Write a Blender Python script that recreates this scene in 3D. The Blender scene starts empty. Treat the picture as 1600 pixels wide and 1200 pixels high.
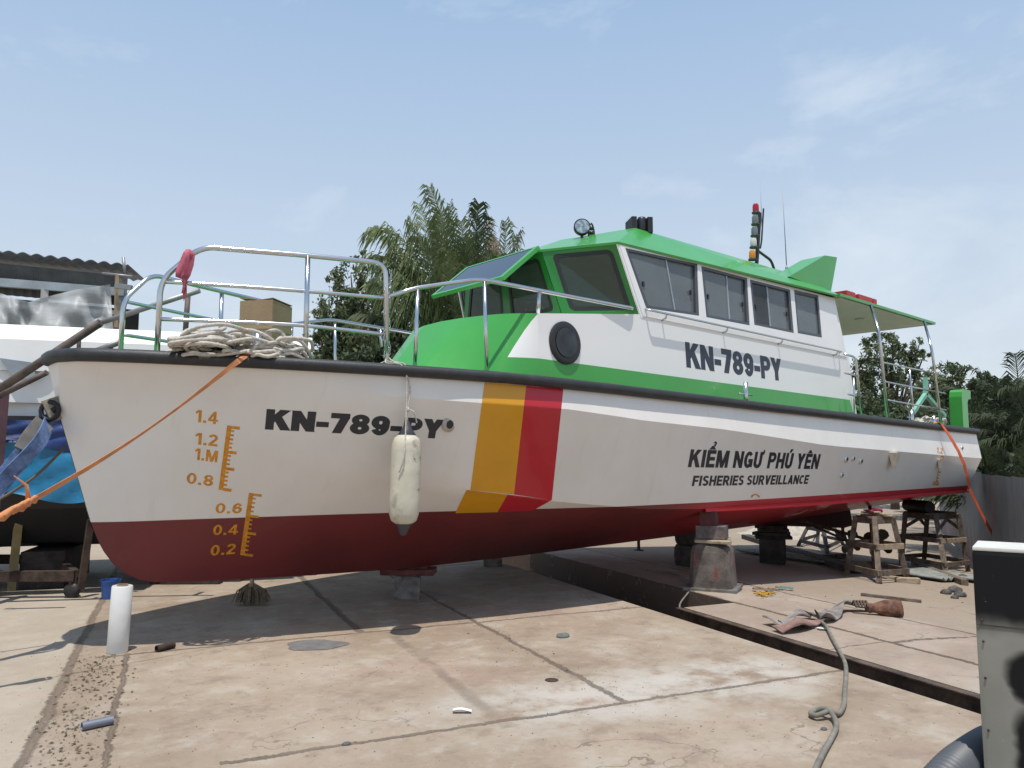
import bpy, bmesh, math, random
import numpy as np
from mathutils import Vector, Matrix
from mathutils.bvhtree import BVHTree
R = math.radians
random.seed(7); rng = np.random.default_rng(7)
SC = bpy.context.scene; COL = SC.collection

# ------------------------------------------------------------------ camera, world, sun, exposure
F, CH = 1200.0, 1.62
PITCH, YAW = math.atan(115 / F), R(48.4)
DEP = np.array([math.cos(YAW), math.sin(YAW), 0]); LAT = np.array([math.sin(YAW), -math.cos(YAW), 0]); UP = np.array([0, 0, 1.0])
FWD = DEP * math.cos(PITCH) + UP * math.sin(PITCH); CUP = UP * math.cos(PITCH) - DEP * math.sin(PITCH)
CAM = np.array([0, 0, CH])
cd = bpy.data.cameras.new('camera'); cam = bpy.data.objects.new('camera', cd); COL.objects.link(cam)
cam.location = (0, 0, CH)
cam.matrix_world = Matrix(((LAT[0], CUP[0], -FWD[0], 0), (LAT[1], CUP[1], -FWD[1], 0), (LAT[2], CUP[2], -FWD[2], CH), (0, 0, 0, 1)))
cd.sensor_width = 36; cd.lens = F / 1600 * 36; cd.clip_end = 2000; cd.clip_start = .05
SC.camera = cam
SUN = Vector((-0.15, -0.195, 0.97)).normalized()
w = bpy.data.worlds.new('World'); SC.world = w; w.use_nodes = True
nt = w.node_tree; nt.nodes.clear()
def N(nt, t, **k):
    n = nt.nodes.new(t)
    for a, b in k.items(): setattr(n, a, b)
    return n
sky = N(nt, 'ShaderNodeTexSky', sky_type='NISHITA', sun_disc=False)
sky.sun_elevation = math.asin(SUN.z); sky.sun_rotation = math.atan2(SUN.x, SUN.y)
sky.air_density = 1.0; sky.dust_density = 2.6; sky.ozone_density = 1.6; sky.altitude = 0
tc = N(nt, 'ShaderNodeTexCoord')
mp = N(nt, 'ShaderNodeMapping'); mp.inputs['Scale'].default_value = (1.5, 1.5, 3.0); mp.inputs['Location'].default_value = (.93, .45, .7)
nz = N(nt, 'ShaderNodeTexNoise'); nz.inputs['Scale'].default_value = 2.3; nz.inputs['Detail'].default_value = 9; nz.inputs['Roughness'].default_value = .58; nz.inputs['Distortion'].default_value = .25
cr = N(nt, 'ShaderNodeValToRGB'); cr.color_ramp.elements[0].position = .55; cr.color_ramp.elements[1].position = .80
cr.color_ramp.elements[1].color = (.62, .62, .62, 1)
mx = N(nt, 'ShaderNodeMix', data_type='RGBA'); mx.inputs[7].default_value = (6.3, 6.9, 7.4, 1)
hz = N(nt, 'ShaderNodeMix', data_type='RGBA'); hz.inputs[0].default_value = .86
sx = N(nt, 'ShaderNodeSeparateXYZ'); er = N(nt, 'ShaderNodeValToRGB'); er.color_ramp.elements[0].position = .0; er.color_ramp.elements[1].position = 1
er.color_ramp.elements[0].color = (.57, .62, .66, 1); er.color_ramp.elements[1].color = (.17, .29, .50, 1)
for ps, c in ((.12, (.535, .60, .665, 1)), (.28, (.44, .535, .65, 1)), (.55, (.285, .415, .60, 1))): e = er.color_ramp.elements.new(ps); e.color = c
vm = N(nt, 'ShaderNodeVectorMath', operation='SCALE'); vm.inputs['Scale'].default_value = 10
bg = N(nt, 'ShaderNodeBackground'); bg.inputs[1].default_value = .132
ow = N(nt, 'ShaderNodeOutputWorld')
L = nt.links.new
L(tc.outputs['Generated'], mp.inputs[0]); L(mp.outputs[0], nz.inputs[0]); L(nz.outputs[0], cr.inputs[0])
L(tc.outputs['Generated'], sx.inputs[0]); L(sx.outputs[2], er.inputs[0]); L(er.outputs[0], vm.inputs[0]); L(vm.outputs[0], hz.inputs[7]); L(sky.outputs[0], hz.inputs[6]); L(hz.outputs[2], mx.inputs[6]); L(cr.outputs[0], mx.inputs[0]); L(mx.outputs[2], bg.inputs[0]); L(bg.outputs[0], ow.inputs[0])
sl = bpy.data.lights.new('sun', 'SUN'); sl.energy = 4.1; sl.angle = R(.55); sl.color = (1, .95, .87)
so = bpy.data.objects.new('sun', sl); COL.objects.link(so); so.rotation_euler = SUN.to_track_quat('Z', 'Y').to_euler(); so.location = (0, 0, 30)
SC.view_settings.view_transform = 'Standard'; SC.view_settings.look = 'None'; SC.view_settings.gamma = 1; SC.view_settings.exposure = .0

# ------------------------------------------------------------------ measuring: a sight line met with a real plane
def ray(x, y): return FWD + LAT * ((x - 800) / F) + CUP * ((600 - y) / F)
def pY(x, y, v): d = ray(x, y); return CAM + d * (v / d[1])
def pX(x, y, v): d = ray(x, y); return CAM + d * (v / d[0])
def pZ(x, y, z): d = ray(x, y); return CAM + d * ((z - CH) / d[2])
def pD(x, y, D): d = ray(x, y); return CAM + d * (D / (d @ DEP))
UA = np.array([.305, .953]); VA = np.array([.953, -.305])          # slipway axes on the ground
UA = UA / np.linalg.norm(UA); VA = np.array([UA[1], -UA[0]])
def uv(u, v, z=0): p = UA * u + VA * v; return Vector((p[0], p[1], z))
def gz(x, y):
    v = x * VA[0] + y * VA[1]
    return -.07 * min(max(0, v - 6.2), 11)
def G(x, y, up=0):
    z = 0
    for _ in range(40):
        p = pZ(x, y, z); z = .5 * z + .5 * gz(p[0], p[1])
    p = pZ(x, y, z)
    return Vector((p[0], p[1], gz(p[0], p[1]) + up))
def V(p): return Vector((float(p[0]), float(p[1]), float(p[2])))

# ------------------------------------------------------------------ materials
MATS = {}
def mat(name, col, rough=.5, metal=0, var=.12, vscale=3.0, bump=0, bscale=40, dark=None, spec=.5, coat=0, sss=0):
    if name in MATS: return MATS[name]
    m = bpy.data.materials.new(name); m.use_nodes = True; t = m.node_tree
    b = t.nodes['Principled BSDF']
    b.inputs['Roughness'].default_value = rough; b.inputs['Metallic'].default_value = metal
    b.inputs['Specular IOR Level'].default_value = spec; b.inputs['Coat Weight'].default_value = coat
    c1 = (*col, 1)
    g = N(t, 'ShaderNodeNewGeometry')
    n = N(t, 'ShaderNodeTexNoise'); n.inputs['Scale'].default_value = vscale; n.inputs['Detail'].default_value = 6; n.inputs['Roughness'].default_value = .62
    t.links.new(g.outputs['Position'], n.inputs[0])
    r = N(t, 'ShaderNodeValToRGB'); e = r.color_ramp.elements
    e[0].position = .32; e[1].position = .68
    d = dark or tuple(c * (1 - var * 1.6) for c in col)
    e[0].color = (*d, 1); e[1].color = tuple(min(1, c * (1 + var * .5)) for c in col) + (1,)
    t.links.new(n.outputs[0], r.inputs[0]); t.links.new(r.outputs[0], b.inputs['Base Color'])
    if bump:
        n2 = N(t, 'ShaderNodeTexNoise'); n2.inputs['Scale'].default_value = bscale; n2.inputs['Detail'].default_value = 5
        t.links.new(g.outputs['Position'], n2.inputs[0])
        bp = N(t, 'ShaderNodeBump'); bp.inputs['Strength'].default_value = bump; bp.inputs['Distance'].default_value = .02
        t.links.new(n2.outputs[0], bp.inputs['Height']); t.links.new(bp.outputs[0], b.inputs['Normal'])
    MATS[name] = m; return m
def nodes(m): return m.node_tree, m.node_tree.nodes['Principled BSDF']
def mth(t, op, a, b=None, clamp=False):
    n = N(t, 'ShaderNodeMath', operation=op, use_clamp=clamp)
    for i, q in enumerate((a, b)):
        if q is None: continue
        if isinstance(q, (int, float)): n.inputs[i].default_value = q
        else: t.links.new(q, n.inputs[i])
    return n.outputs[0]
def mixc(t, f, a, b):
    n = N(t, 'ShaderNodeMix', data_type='RGBA')
    for s, q in ((0, f), (6, a), (7, b)):
        if isinstance(q, tuple): n.inputs[s].default_value = (*q, 1)
        elif isinstance(q, (int, float)): n.inputs[s].default_value = q
        else: t.links.new(q, n.inputs[s])
    return n.outputs[2]
def noise(t, vec, sc, det=5, ro=.6):
    n = N(t, 'ShaderNodeTexNoise'); n.inputs['Scale'].default_value = sc; n.inputs['Detail'].default_value = det; n.inputs['Roughness'].default_value = ro
    t.links.new(vec, n.inputs[0]); return n.outputs[0]
def step(t, x, a, b):
    n = N(t, 'ShaderNodeMapRange', interpolation_type='SMOOTHSTEP'); n.inputs[1].default_value = a; n.inputs[2].default_value = b
    t.links.new(x, n.inputs[0]); return n.outputs[0]

GREEN = (.055, .345, .060)
white_paint = mat('white_gelcoat', (.79, .78, .765), .32, var=.035, vscale=1.2, coat=.25)
green_paint = mat('green_gelcoat', GREEN, .30, var=.06, vscale=2, coat=.25)
green_front_shaded = mat('green_gelcoat_front_shaded', (.016, .18, .024), .32, var=.06, coat=.2)  # same green, darkened: shade on the wheelhouse front put into the colour
rubber = mat('black_rubber', (.028, .029, .031), .52, var=.25, vscale=7, bump=.15, bscale=60)
steel = mat('polished_steel', (.62, .63, .65), .2, 1, var=.06, vscale=6)
alu = mat('grey_window_frame', (.075, .083, .095), .4, .2, var=.1)
blackp = mat('black_plastic', (.018, .018, .02), .4, var=.1)
text_dark = mat('dark_lettering', (.022, .025, .035), .4, var=.08)
text_navy = mat('navy_lettering', (.022, .03, .055), .4, var=.08)
yellow_p = mat('yellow_stripe_paint', (.64, .30, .004), .35, var=.05, coat=.2)
red_p = mat('red_stripe_paint', (.46, .010, .022), .35, var=.05, coat=.2)
orange_p = mat('orange_stencil', (.66, .27, .015), .5, var=.22, vscale=25)
red_bottom = mat('antifouling_red', (.30, .026, .03), .5, var=.12, vscale=3)
wood = mat('weathered_timber', (.19, .145, .11), .85, var=.4, vscale=9, bump=.4, bscale=30)
wood_pale = mat('pale_timber', (.46, .36, .25), .8, var=.25, vscale=10, bump=.3)
wood_dark = mat('dark_timber', (.06, .048, .042), .9, var=.4, vscale=8, bump=.4)
rust = mat('rusty_steel', (.085, .055, .042), .8, .3, var=.45, vscale=6, bump=.3)
greysteel = mat('grey_painted_steel', (.20, .205, .20), .6, .2, var=.35, vscale=8, bump=.2, dark=(.11, .075, .055))
conc_block = mat('concrete_block', (.25, .225, .21), .9, var=.35, vscale=7, bump=.6, bscale=45)
rope_m = mat('hemp_rope', (.60, .56, .49), .9, var=.22, vscale=40, bump=.4, bscale=150)
strap_o = mat('orange_webbing', (.62, .25, .10), .75, var=.2, vscale=8, bump=.2, bscale=150)
strap_b = mat('blue_webbing', (.13, .21, .42), .8, var=.4, vscale=9, bump=.2)
glass_roof = mat('tinted_visor', (.03, .045, .07), .06, var=.05)

def glass(name, tint, a, bc=(.24, .275, .285)):
    m = bpy.data.materials.new(name); m.use_nodes = True; t = m.node_tree; t.nodes.clear()
    o = N(t, 'ShaderNodeOutputMaterial'); mxs = N(t, 'ShaderNodeMixShader'); tr = N(t, 'ShaderNodeBsdfTransparent'); pr = N(t, 'ShaderNodeBsdfPrincipled')
    tr.inputs[0].default_value = (*tint, 1)
    pr.inputs['Base Color'].default_value = (*bc, 1); pr.inputs['Roughness'].default_value = .04; pr.inputs['Specular IOR Level'].default_value = .8
    g = N(t, 'ShaderNodeNewGeometry'); f = noise(t, g.outputs['Position'], 2.5)
    mxs.inputs[0].default_value = a
    t.links.new(mth(t, 'ADD', mth(t, 'MULTIPLY', f, .2), a - .1), mxs.inputs[0])
    t.links.new(tr.outputs[0], mxs.inputs[1]); t.links.new(pr.outputs[0], mxs.inputs[2]); t.links.new(mxs.outputs[0], o.inputs[0])
    MATS[name] = m; return m
win_glass = glass('window_glass', (.62, .68, .68), .55)
front_glass = glass('green_tinted_glass', (.42, .55, .44), .5, (.07, .10, .075))
port_glass = mat('porthole_glass', (.035, .042, .045), .05, var=.5, vscale=4)

# ------------------------------------------------------------------ object helpers
LOC = {}
def tag(o, label=None, cat=None, group=None, kind=None):
    if label: o['label'] = label
    if cat: o['category'] = cat
    if group: o['group'] = group
    if kind: o['kind'] = kind
    return o
def thing(name, loc, label, cat, group=None):
    o = bpy.data.objects.new(name, None); COL.objects.link(o); o.location = loc; o.empty_display_size = .1
    LOC[o.name] = Vector(loc); return tag(o, label, cat, group)
def obj(name, bm, m, parent=None, label=None, cat=None, group=None, kind=None, smooth=False, base=None):
    """link a bmesh given in world coordinates as one mesh object"""
    me = bpy.data.meshes.new(name)
    if parent is not None: org = LOC[parent.name]
    else:
        if base is None:
            cs = [v.co for v in bm.verts]
            base = Vector(((min(c.x for c in cs) + max(c.x for c in cs)) / 2, (min(c.y for c in cs) + max(c.y for c in cs)) / 2, min(c.z for c in cs)))
        org = Vector(base)
    bmesh.ops.translate(bm, verts=bm.verts, vec=-org)
    bm.to_mesh(me); bm.free()
    if m is not None:
        for q in (m if isinstance(m, (list, tuple)) else [m]): me.materials.append(q)
    if smooth:
        me.shade_smooth()
        if smooth != True: me.set_sharp_from_angle(angle=R(smooth))
    o = bpy.data.objects.new(name, me); COL.objects.link(o)
    if parent is not None: o.parent = parent; LOC[o.name] = org
    else: o.location = org; LOC[o.name] = org
    return tag(o, label, cat, group, kind)
def BM(): return bmesh.new()
def face(bm, pts, flip=False):
    vs = [bm.verts.new(V(p)) for p in pts]
    if flip: vs.reverse()
    return bm.faces.new(vs)
def frame_of(d, ref=Vector((0, 0, 1))):
    d = d.normalized()
    if abs(d.dot(ref)) > .95: ref = Vector((1, 0, 0))
    s = d.cross(ref).normalized(); return s, s.cross(d).normalized()
def box(bm, c, size, rot=None, bevel=0):
    r = bmesh.ops.create_cube(bm, size=1); vs = r['verts']
    bmesh.ops.scale(bm, verts=vs, vec=Vector(size))
    if bevel:
        es = list({e for v in vs for e in v.link_edges})
        q = bmesh.ops.bevel(bm, geom=es, offset=bevel, segments=2, affect='EDGES', profile=.7)
        vs = list({v for f in q['faces'] for v in f.verts} | {v for v in vs if v.is_valid})
    if rot is not None: bmesh.ops.rotate(bm, verts=vs, cent=(0, 0, 0), matrix=rot.to_3x3() if hasattr(rot, 'to_3x3') else rot)
    bmesh.ops.translate(bm, verts=vs, vec=V(c)); return vs
def rotz(a): return Matrix.Rotation(a, 3, 'Z')
def bar(bm, a, b, w, h, ref=Vector((0, 0, 1)), bevel=.004):
    a, b = V(a), V(b); d = b - a; s, u = frame_of(d, ref)
    box(bm, (a + b) / 2, (w, h, d.length), Matrix((s, u, d.normalized())).transposed(), bevel)
def tube(bm, pts, r, n=8, cap=True, closed=False):
    pts = [V(p) for p in pts]; m = len(pts); rs = r if isinstance(r, (list, tuple)) else [r] * m
    T = []
    for i in range(m):
        a = pts[i - 1] if (i > 0 or closed) else pts[i]; b = pts[(i + 1) % m] if (i < m - 1 or closed) else pts[i]
        d = b - a; T.append(d.normalized() if d.length > 1e-9 else Vector((0, 0, 1)))
    s, u = frame_of(T[0]); rings = []
    for i in range(m):
        if i:
            ax = T[i - 1].cross(T[i])
            if ax.length > 1e-8:
                q = Matrix.Rotation(T[i - 1].angle(T[i]), 3, ax.normalized()); s = q @ s; u = q @ u
        rings.append([bm.verts.new(pts[i] + (s * math.cos(2 * math.pi * k / n) + u * math.sin(2 * math.pi * k / n)) * rs[i]) for k in range(n)])
    for i in range(m if closed else m - 1):
        A, B = rings[i], rings[(i + 1) % m]
        for k in range(n): bm.faces.new((A[k], A[(k + 1) % n], B[(k + 1) % n], B[k])).smooth = True
    if cap and not closed:
        bm.faces.new(rings[0][::-1]); bm.faces.new(rings[-1])
def fillet(pts, r=.08, n=5):
    pts = [V(p) for p in pts]; out = [pts[0]]
    for i in range(1, len(pts) - 1):
        a, b, c = pts[i - 1], pts[i], pts[i + 1]
        k = min(r, (a - b).length * .45, (c - b).length * .45)
        p, q = b + (a - b).normalized() * k, b + (c - b).normalized() * k
        for j in range(n + 1):
            t = j / n; out.append(p * (1 - t) ** 2 + b * 2 * t * (1 - t) + q * t * t)
    return out + [pts[-1]]
def smooth_path(pts, n=8):
    pts = [V(p) for p in pts]; out = []
    for i in range(len(pts) - 1):
        p0 = pts[max(0, i - 1)]; p1 = pts[i]; p2 = pts[i + 1]; p3 = pts[min(len(pts) - 1, i + 2)]
        for j in range(n):
            t = j / n
            out.append(.5 * ((2 * p1) + (p2 - p0) * t + (2 * p0 - 5 * p1 + 4 * p2 - p3) * t * t + (3 * p1 - p0 - 3 * p2 + p3) * t ** 3))
    return out + [pts[-1]]
def lathe(bm, base, prof, n=20, axis=Vector((0, 0, 1))):
    base = V(base); s, u = frame_of(axis); ax = axis.normalized(); rings = []
    for r, h in prof: rings.append([bm.verts.new(base + ax * h + (s * math.cos(2 * math.pi * k / n) + u * math.sin(2 * math.pi * k / n)) * max(r, 1e-4)) for k in range(n)])
    for A, B in zip(rings, rings[1:]):
        for k in range(n): bm.faces.new((A[k], A[(k + 1) % n], B[(k + 1) % n], B[k])).smooth = True
    bm.faces.new(rings[0][::-1]); bm.faces.new(rings[-1])
def prism(bm, poly, vec):
    """closed solid: polygon (3-D points) pushed along vec"""
    vec = V(vec); A = [bm.verts.new(V(p)) for p in poly]; B = [bm.verts.new(V(p) + vec) for p in poly]; n = len(A)
    bm.faces.new(A); bm.faces.new(B[::-1])
    for k in range(n): bm.faces.new((A[(k + 1) % n], A[k], B[k], B[(k + 1) % n]))
    bmesh.ops.recalc_face_normals(bm, faces=bm.faces)
def grid(bm, rows, smooth=True):
    vs = [[bm.verts.new(V(p)) for p in r] for r in rows]
    for A, B in zip(vs, vs[1:]):
        for k in range(len(A) - 1):
            f = bm.faces.new((A[k], A[k + 1], B[k + 1], B[k])); f.smooth = smooth
    return vs
def ribbon(bm, pts, wdt, normals, th=.004):
    """flat strap along pts; widths lie along normals x tangent"""
    pts = [V(p) for p in pts]; Ls, Rs = [], []
    for i, p in enumerate(pts):
        t = (pts[min(i + 1, len(pts) - 1)] - pts[max(i - 1, 0)]).normalized(); nrm = normals[i] if isinstance(normals, list) else normals
        s = t.cross(nrm).normalized(); n2 = s.cross(t)
        ww = wdt[i] if isinstance(wdt, list) else wdt
        Ls.append([p + s * ww / 2 + n2 * th, p - s * ww / 2 + n2 * th, p - s * ww / 2 - n2 * th, p + s * ww / 2 - n2 * th, p + s * ww / 2 + n2 * th])
    grid(bm, Ls, False)

# ------------------------------------------------------------------ ground, slab joints, slipway trench
def ground_mat():
    m = bpy.data.materials.new('concrete_yard'); m.use_nodes = True; t, b = nodes(m)
    g = N(t, 'ShaderNodeNewGeometry'); P = g.outputs['Position']
    def dot(v):
        n = N(t, 'ShaderNodeVectorMath', operation='DOT_PRODUCT'); t.links.new(P, n.inputs[0]); n.inputs[1].default_value = v; return n.outputs['Value']
    u = dot((UA[0], UA[1], 0)); v = dot((VA[0], VA[1], 0))
    n1 = noise(t, P, .55, 7, .6); n2 = noise(t, P, 2.3, 8, .65); n3 = noise(t, P, 14, 8, .7); n4 = noise(t, P, 60, 4, .7)
    vor = N(t, 'ShaderNodeTexVoronoi'); vor.inputs['Scale'].default_value = .8; t.links.new(P, vor.inputs[0])
    c = mixc(t, step(t, n1, .36, .64), (.385, .295, .215), (.50, .405, .31))
    c = mixc(t, mth(t, 'MULTIPLY', step(t, n2, .50, .66), .65), c, (.58, .51, .43))
    c = mixc(t, mth(t, 'MULTIPLY', step(t, n2, .48, .34), .55), c, (.29, .215, .165))
    c = mixc(t, mth(t, 'MULTIPLY', step(t, n3, .55, .72), .40), c, (.27, .215, .175))
    c = mixc(t, mth(t, 'MULTIPLY', step(t, n3, .42, .28), .35), c, (.62, .56, .49))
    c = mixc(t, mth(t, 'MULTIPLY', step(t, n4, .60, .75), .35), c, (.22, .18, .15))
    pk = noise(t, P, .9, 3, .5); c = mixc(t, mth(t, 'MULTIPLY', step(t, pk, .55, .7), .35), c, (.50, .33, .27))
    n5 = noise(t, P, 5.5, 9, .72); c = mixc(t, mth(t, 'MULTIPLY', step(t, n5, .53, .66), .42), c, (.25, .19, .145)); c = mixc(t, mth(t, 'MULTIPLY', step(t, n5, .46, .34), .30), c, (.63, .56, .47))
    vs_ = N(t, 'ShaderNodeTexVoronoi'); vs_.inputs['Scale'].default_value = 9; vs_.inputs['Randomness'].default_value = 1; t.links.new(P, vs_.inputs[0])
    c = mixc(t, mth(t, 'MULTIPLY', step(t, vs_.outputs['Distance'], .13, .05), mth(t, 'MULTIPLY', step(t, n1, .42, .6), .7)), c, (.15, .11, .085))
    # whole-slab tone changes
    c = mixc(t, mth(t, 'MULTIPLY', step(t, v, -.62, -.72), .5), c, (.60, .53, .43))
    c = mixc(t, mth(t, 'MULTIPLY', step(t, v, 5.1, 5.15), .35), c, (.47, .38, .33))
    dirt = mth(t, 'MULTIPLY', step(t, v, 7.0, 7.4), step(t, n2, .25, .55)); c = mixc(t, mth(t, 'MULTIPLY', dirt, .65), c, (.38, .305, .225))
    # pale splash of lime by the joints
    wn = mth(t, 'MULTIPLY', mth(t, 'SUBTRACT', n2, .5), .22); wf = mth(t, 'MULTIPLY', mth(t, 'SUBTRACT', n3, .5), .06)
    wob = mth(t, 'ADD', mth(t, 'ADD', mth(t, 'MULTIPLY', wn, .55), wf), mth(t, 'MULTIPLY', mth(t, 'SUBTRACT', noise(t, P, 32, 3, .6), .5), .035))
    uw = mth(t, 'ADD', u, wob); vw = mth(t, 'ADD', v, wob)
    def band(x, c0, wd, soft): return step(t, mth(t, 'ABSOLUTE', mth(t, 'SUBTRACT', x, c0)), wd + soft, wd)
    def lim(x, lo, hi): return mth(t, 'MULTIPLY', mth(t, 'GREATER_THAN', x, lo), mth(t, 'LESS_THAN', x, hi))
    near = mth(t, 'LESS_THAN', v, 4.76); far = mth(t, 'GREATER_THAN', v, 5.1)
    lime = mth(t, 'MULTIPLY', mth(t, 'MULTIPLY', band(u, 4.72, .15, .6), mth(t, 'MULTIPLY', step(t, v, 1.2, 2.6), step(t, v, 4.76, 4.2))), step(t, n2, .38, .56))
    c = mixc(t, mth(t, 'MULTIPLY', lime, .75), c, (.68, .64, .58))
    J = []
    J.append(mth(t, 'MULTIPLY', band(vw, 2.83, .009, .025), mth(t, 'GREATER_THAN', u, 4.5)))
    J.append(mth(t, 'MULTIPLY', mth(t, 'MULTIPLY', band(vw, 1.93, .008, .06), lim(u, 4.4, 7.2)), mth(t, 'MULTIPLY', step(t, n2, .36, .58), .6)))
    J.append(mth(t, 'MULTIPLY', band(vw, 1.68, .012, .04), mth(t, 'GREATER_THAN', u, 7.25)))
    J.append(mth(t, 'MULTIPLY', mth(t, 'MULTIPLY', band(uw, 7.26, .006, .02), near), mth(t, 'GREATER_THAN', v, -.5)))
    J.append(mth(t, 'MULTIPLY', mth(t, 'MULTIPLY', band(uw, 4.52, .007, .02), near), mth(t, 'GREATER_THAN', v, .3)))
    J.append(mth(t, 'MULTIPLY', mth(t, 'MULTIPLY', band(uw, 11.2, .015, .03), near), mth(t, 'GREATER_THAN', v, -9)))
    J.append(mth(t, 'MULTIPLY', band(vw, -.66, .012, .03), mth(t, 'LESS_THAN', u, 30)))
    J.append(mth(t, 'MULTIPLY', band(vw, -.26, .006, .02), mth(t, 'LESS_THAN', u, 7.3)))
    J.append(mth(t, 'MULTIPLY', band(vw, 5.86, .02, .012), far))
    J.append(mth(t, 'MULTIPLY', band(vw, 7.08, .014, .014), far))
    J.append(mth(t, 'MULTIPLY', mth(t, 'MULTIPLY', mth(t, 'MULTIPLY', band(uw, 5.0, .01, .03), lim(v, 5.86, 9)), step(t, n3, .4, .6)), 1))
    J.append(mth(t, 'MULTIPLY', mth(t, 'MULTIPLY', band(uw, 5.05, .004, .012), lim(v, 5.15, 5.86)), .6))
    j = J[0]
    for q in J[1:]: j = mth(t, 'MAXIMUM', j, q)
    jn = mth(t, 'MULTIPLY', near, mth(t, 'ADD', mth(t, 'MULTIPLY', step(t, n2, .3, .6), .35), .40)); jf = mth(t, 'MULTIPLY', mth(t, 'SUBTRACT', 1, near), .84)
    c = mixc(t, mth(t, 'MULTIPLY', j, mth(t, 'ADD', jn, jf)), c, (.095, .06, .045))
    # crumbled filling of the wide joint on the left
    fill = mth(t, 'MULTIPLY', lim(vw, -.66, -.26), step(t, n2, .3, .6)); c = mixc(t, mth(t, 'MULTIPLY', fill, .28), c, (.36, .27, .20))
    # hairline cracks
    vc = N(t, 'ShaderNodeTexVoronoi', feature='DISTANCE_TO_EDGE'); vc.inputs['Scale'].default_value = .55
    dv = N(t, 'ShaderNodeVectorMath', operation='ADD'); ns = N(t, 'ShaderNodeTexNoise'); ns.inputs['Scale'].default_value = 2.0; ns.inputs['Detail'].default_value = 6; t.links.new(P, ns.inputs[0])
    t.links.new(P, dv.inputs[0]); t.links.new(ns.outputs['Color'], dv.inputs[1]); t.links.new(dv.outputs[0], vc.inputs[0])
    ck = mth(t, 'MULTIPLY', step(t, vc.outputs['Distance'], .006, .002), step(t, n1, .5, .62)); c = mixc(t, mth(t, 'MULTIPLY', ck, .6), c, (.12, .09, .07))
    c = mixc(t, .10, c, (.37, .33, .28)); hsv = N(t, 'ShaderNodeHueSaturation'); hsv.inputs['Saturation'].default_value = 1.03; hsv.inputs['Value'].default_value = .76; t.links.new(c, hsv.inputs['Color'])
    t.links.new(hsv.outputs[0], b.inputs['Base Color']); b.inputs['Roughness'].default_value = .93; b.inputs['Specular IOR Level'].default_value = .25
    h = mth(t, 'SUBTRACT', mth(t, 'ADD', mth(t, 'MULTIPLY', n3, .5), mth(t, 'ADD', mth(t, 'MULTIPLY', n4, .25), n2)), mth(t, 'MULTIPLY', j, 1.3))
    bp = N(t, 'ShaderNodeBump'); bp.inputs['Strength'].default_value = .65; bp.inputs['Distance'].default_value = .03
    t.links.new(h, bp.inputs['Height']); t.links.new(bp.outputs[0], b.inputs['Normal'])
    return m
gm = ground_mat()
T0, T1, TA, UE, TD = 4.76, 5.16, 5.85, 7.05, -.55
bm = BM()
BIG = 160
def gq(u0, u1, v0, v1, z0=0, z1=None):
    z1 = z0 if z1 is None else z1
    face(bm, [uv(u0, v0, z0), uv(u0, v1, z1), uv(u1, v1, z1), uv(u1, v0, z0)])
gq(-BIG, BIG, -BIG, T0)
gq(-BIG, UE, T1, TA); gq(-BIG, BIG, TA, 6.2); gq(-BIG, BIG, 6.2, 17.2, 0, -.77); gq(-BIG, BIG, 17.2, BIG + 60, -.77)
gq(-BIG, BIG, T0, TA, TD)
face(bm, [uv(-BIG, T0, TD), uv(-BIG, T0, 0), uv(BIG, T0, 0), uv(BIG, T0, TD)])
face(bm, [uv(-BIG, T1, 0), uv(-BIG, T1, TD), uv(UE, T1, TD), uv(UE, T1, 0)])
face(bm, [uv(UE, T1, 0), uv(UE, T1, TD), uv(UE, TA, TD), uv(UE, TA, 0)])
face(bm, [uv(UE, TA, 0), uv(UE, TA, TD), uv(BIG, TA, TD), uv(BIG, TA, 0)])
obj('ground', bm, gm, kind='structure', base=(0, 0, 0))
# rusty channel along the slipway
bm = BM(); bar(bm, uv(-6, T1 - .02, -.13), uv(UE + .03, T1 - .02, -.13), .022, .24, Vector((0, 0, 1)))
bar(bm, uv(-6, T1 - .055, -.008), uv(UE + .03, T1 - .055, -.008), .07, .014, Vector((0, 0, 1)))
bar(bm, uv(-6, T1 - .055, -.25), uv(UE + .03, T1 - .055, -.25), .07, .014, Vector((0, 0, 1)))
obj('slipway_beam', bm, mat('rusty_channel', (.125, .085, .062), .75, .2, var=.5, vscale=5, bump=.3), label='long rusty steel channel beam edging the slipway trench', cat='steel beam')
for k, u in enumerate((7.8, 9.1, 10.6, 12.4)):
    bm = BM(); box(bm, uv(u, 5.3, TD + .14), (.55, .32, .28), rotz(math.atan2(UA[1], UA[0]) + .1 * k), .02)
    obj('sleeper_block', bm, conc_block, label=['mossy concrete block down in the trench, nearest of the four', 'mossy concrete block in the trench, second from its near end', 'mossy concrete block in the trench, third from its near end', 'mossy concrete block farthest along the dark trench'][k], cat='block', group='blocks lying in the slipway trench')
# flat dark grey oval patch on the slab
bm = BM(); c0 = G(497, 1008)
pts = []
for k in range(36):
    a = 2 * math.pi * k / 36; r = 1 + .08 * math.sin(3 * a + 1) + .06 * math.sin(5 * a)
    p = V(LAT) * (.26 * r * math.cos(a)) + V(DEP) * (.19 * r * math.sin(a)) + V(LAT) * (-.02); pts.append(c0 + p + Vector((0, 0, .004)))
face(bm, pts)
obj('dark_patch', bm, mat('dark_patch_grey', (.17, .16, .155), .85, var=.2, vscale=9, bump=.3), kind='structure')

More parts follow.
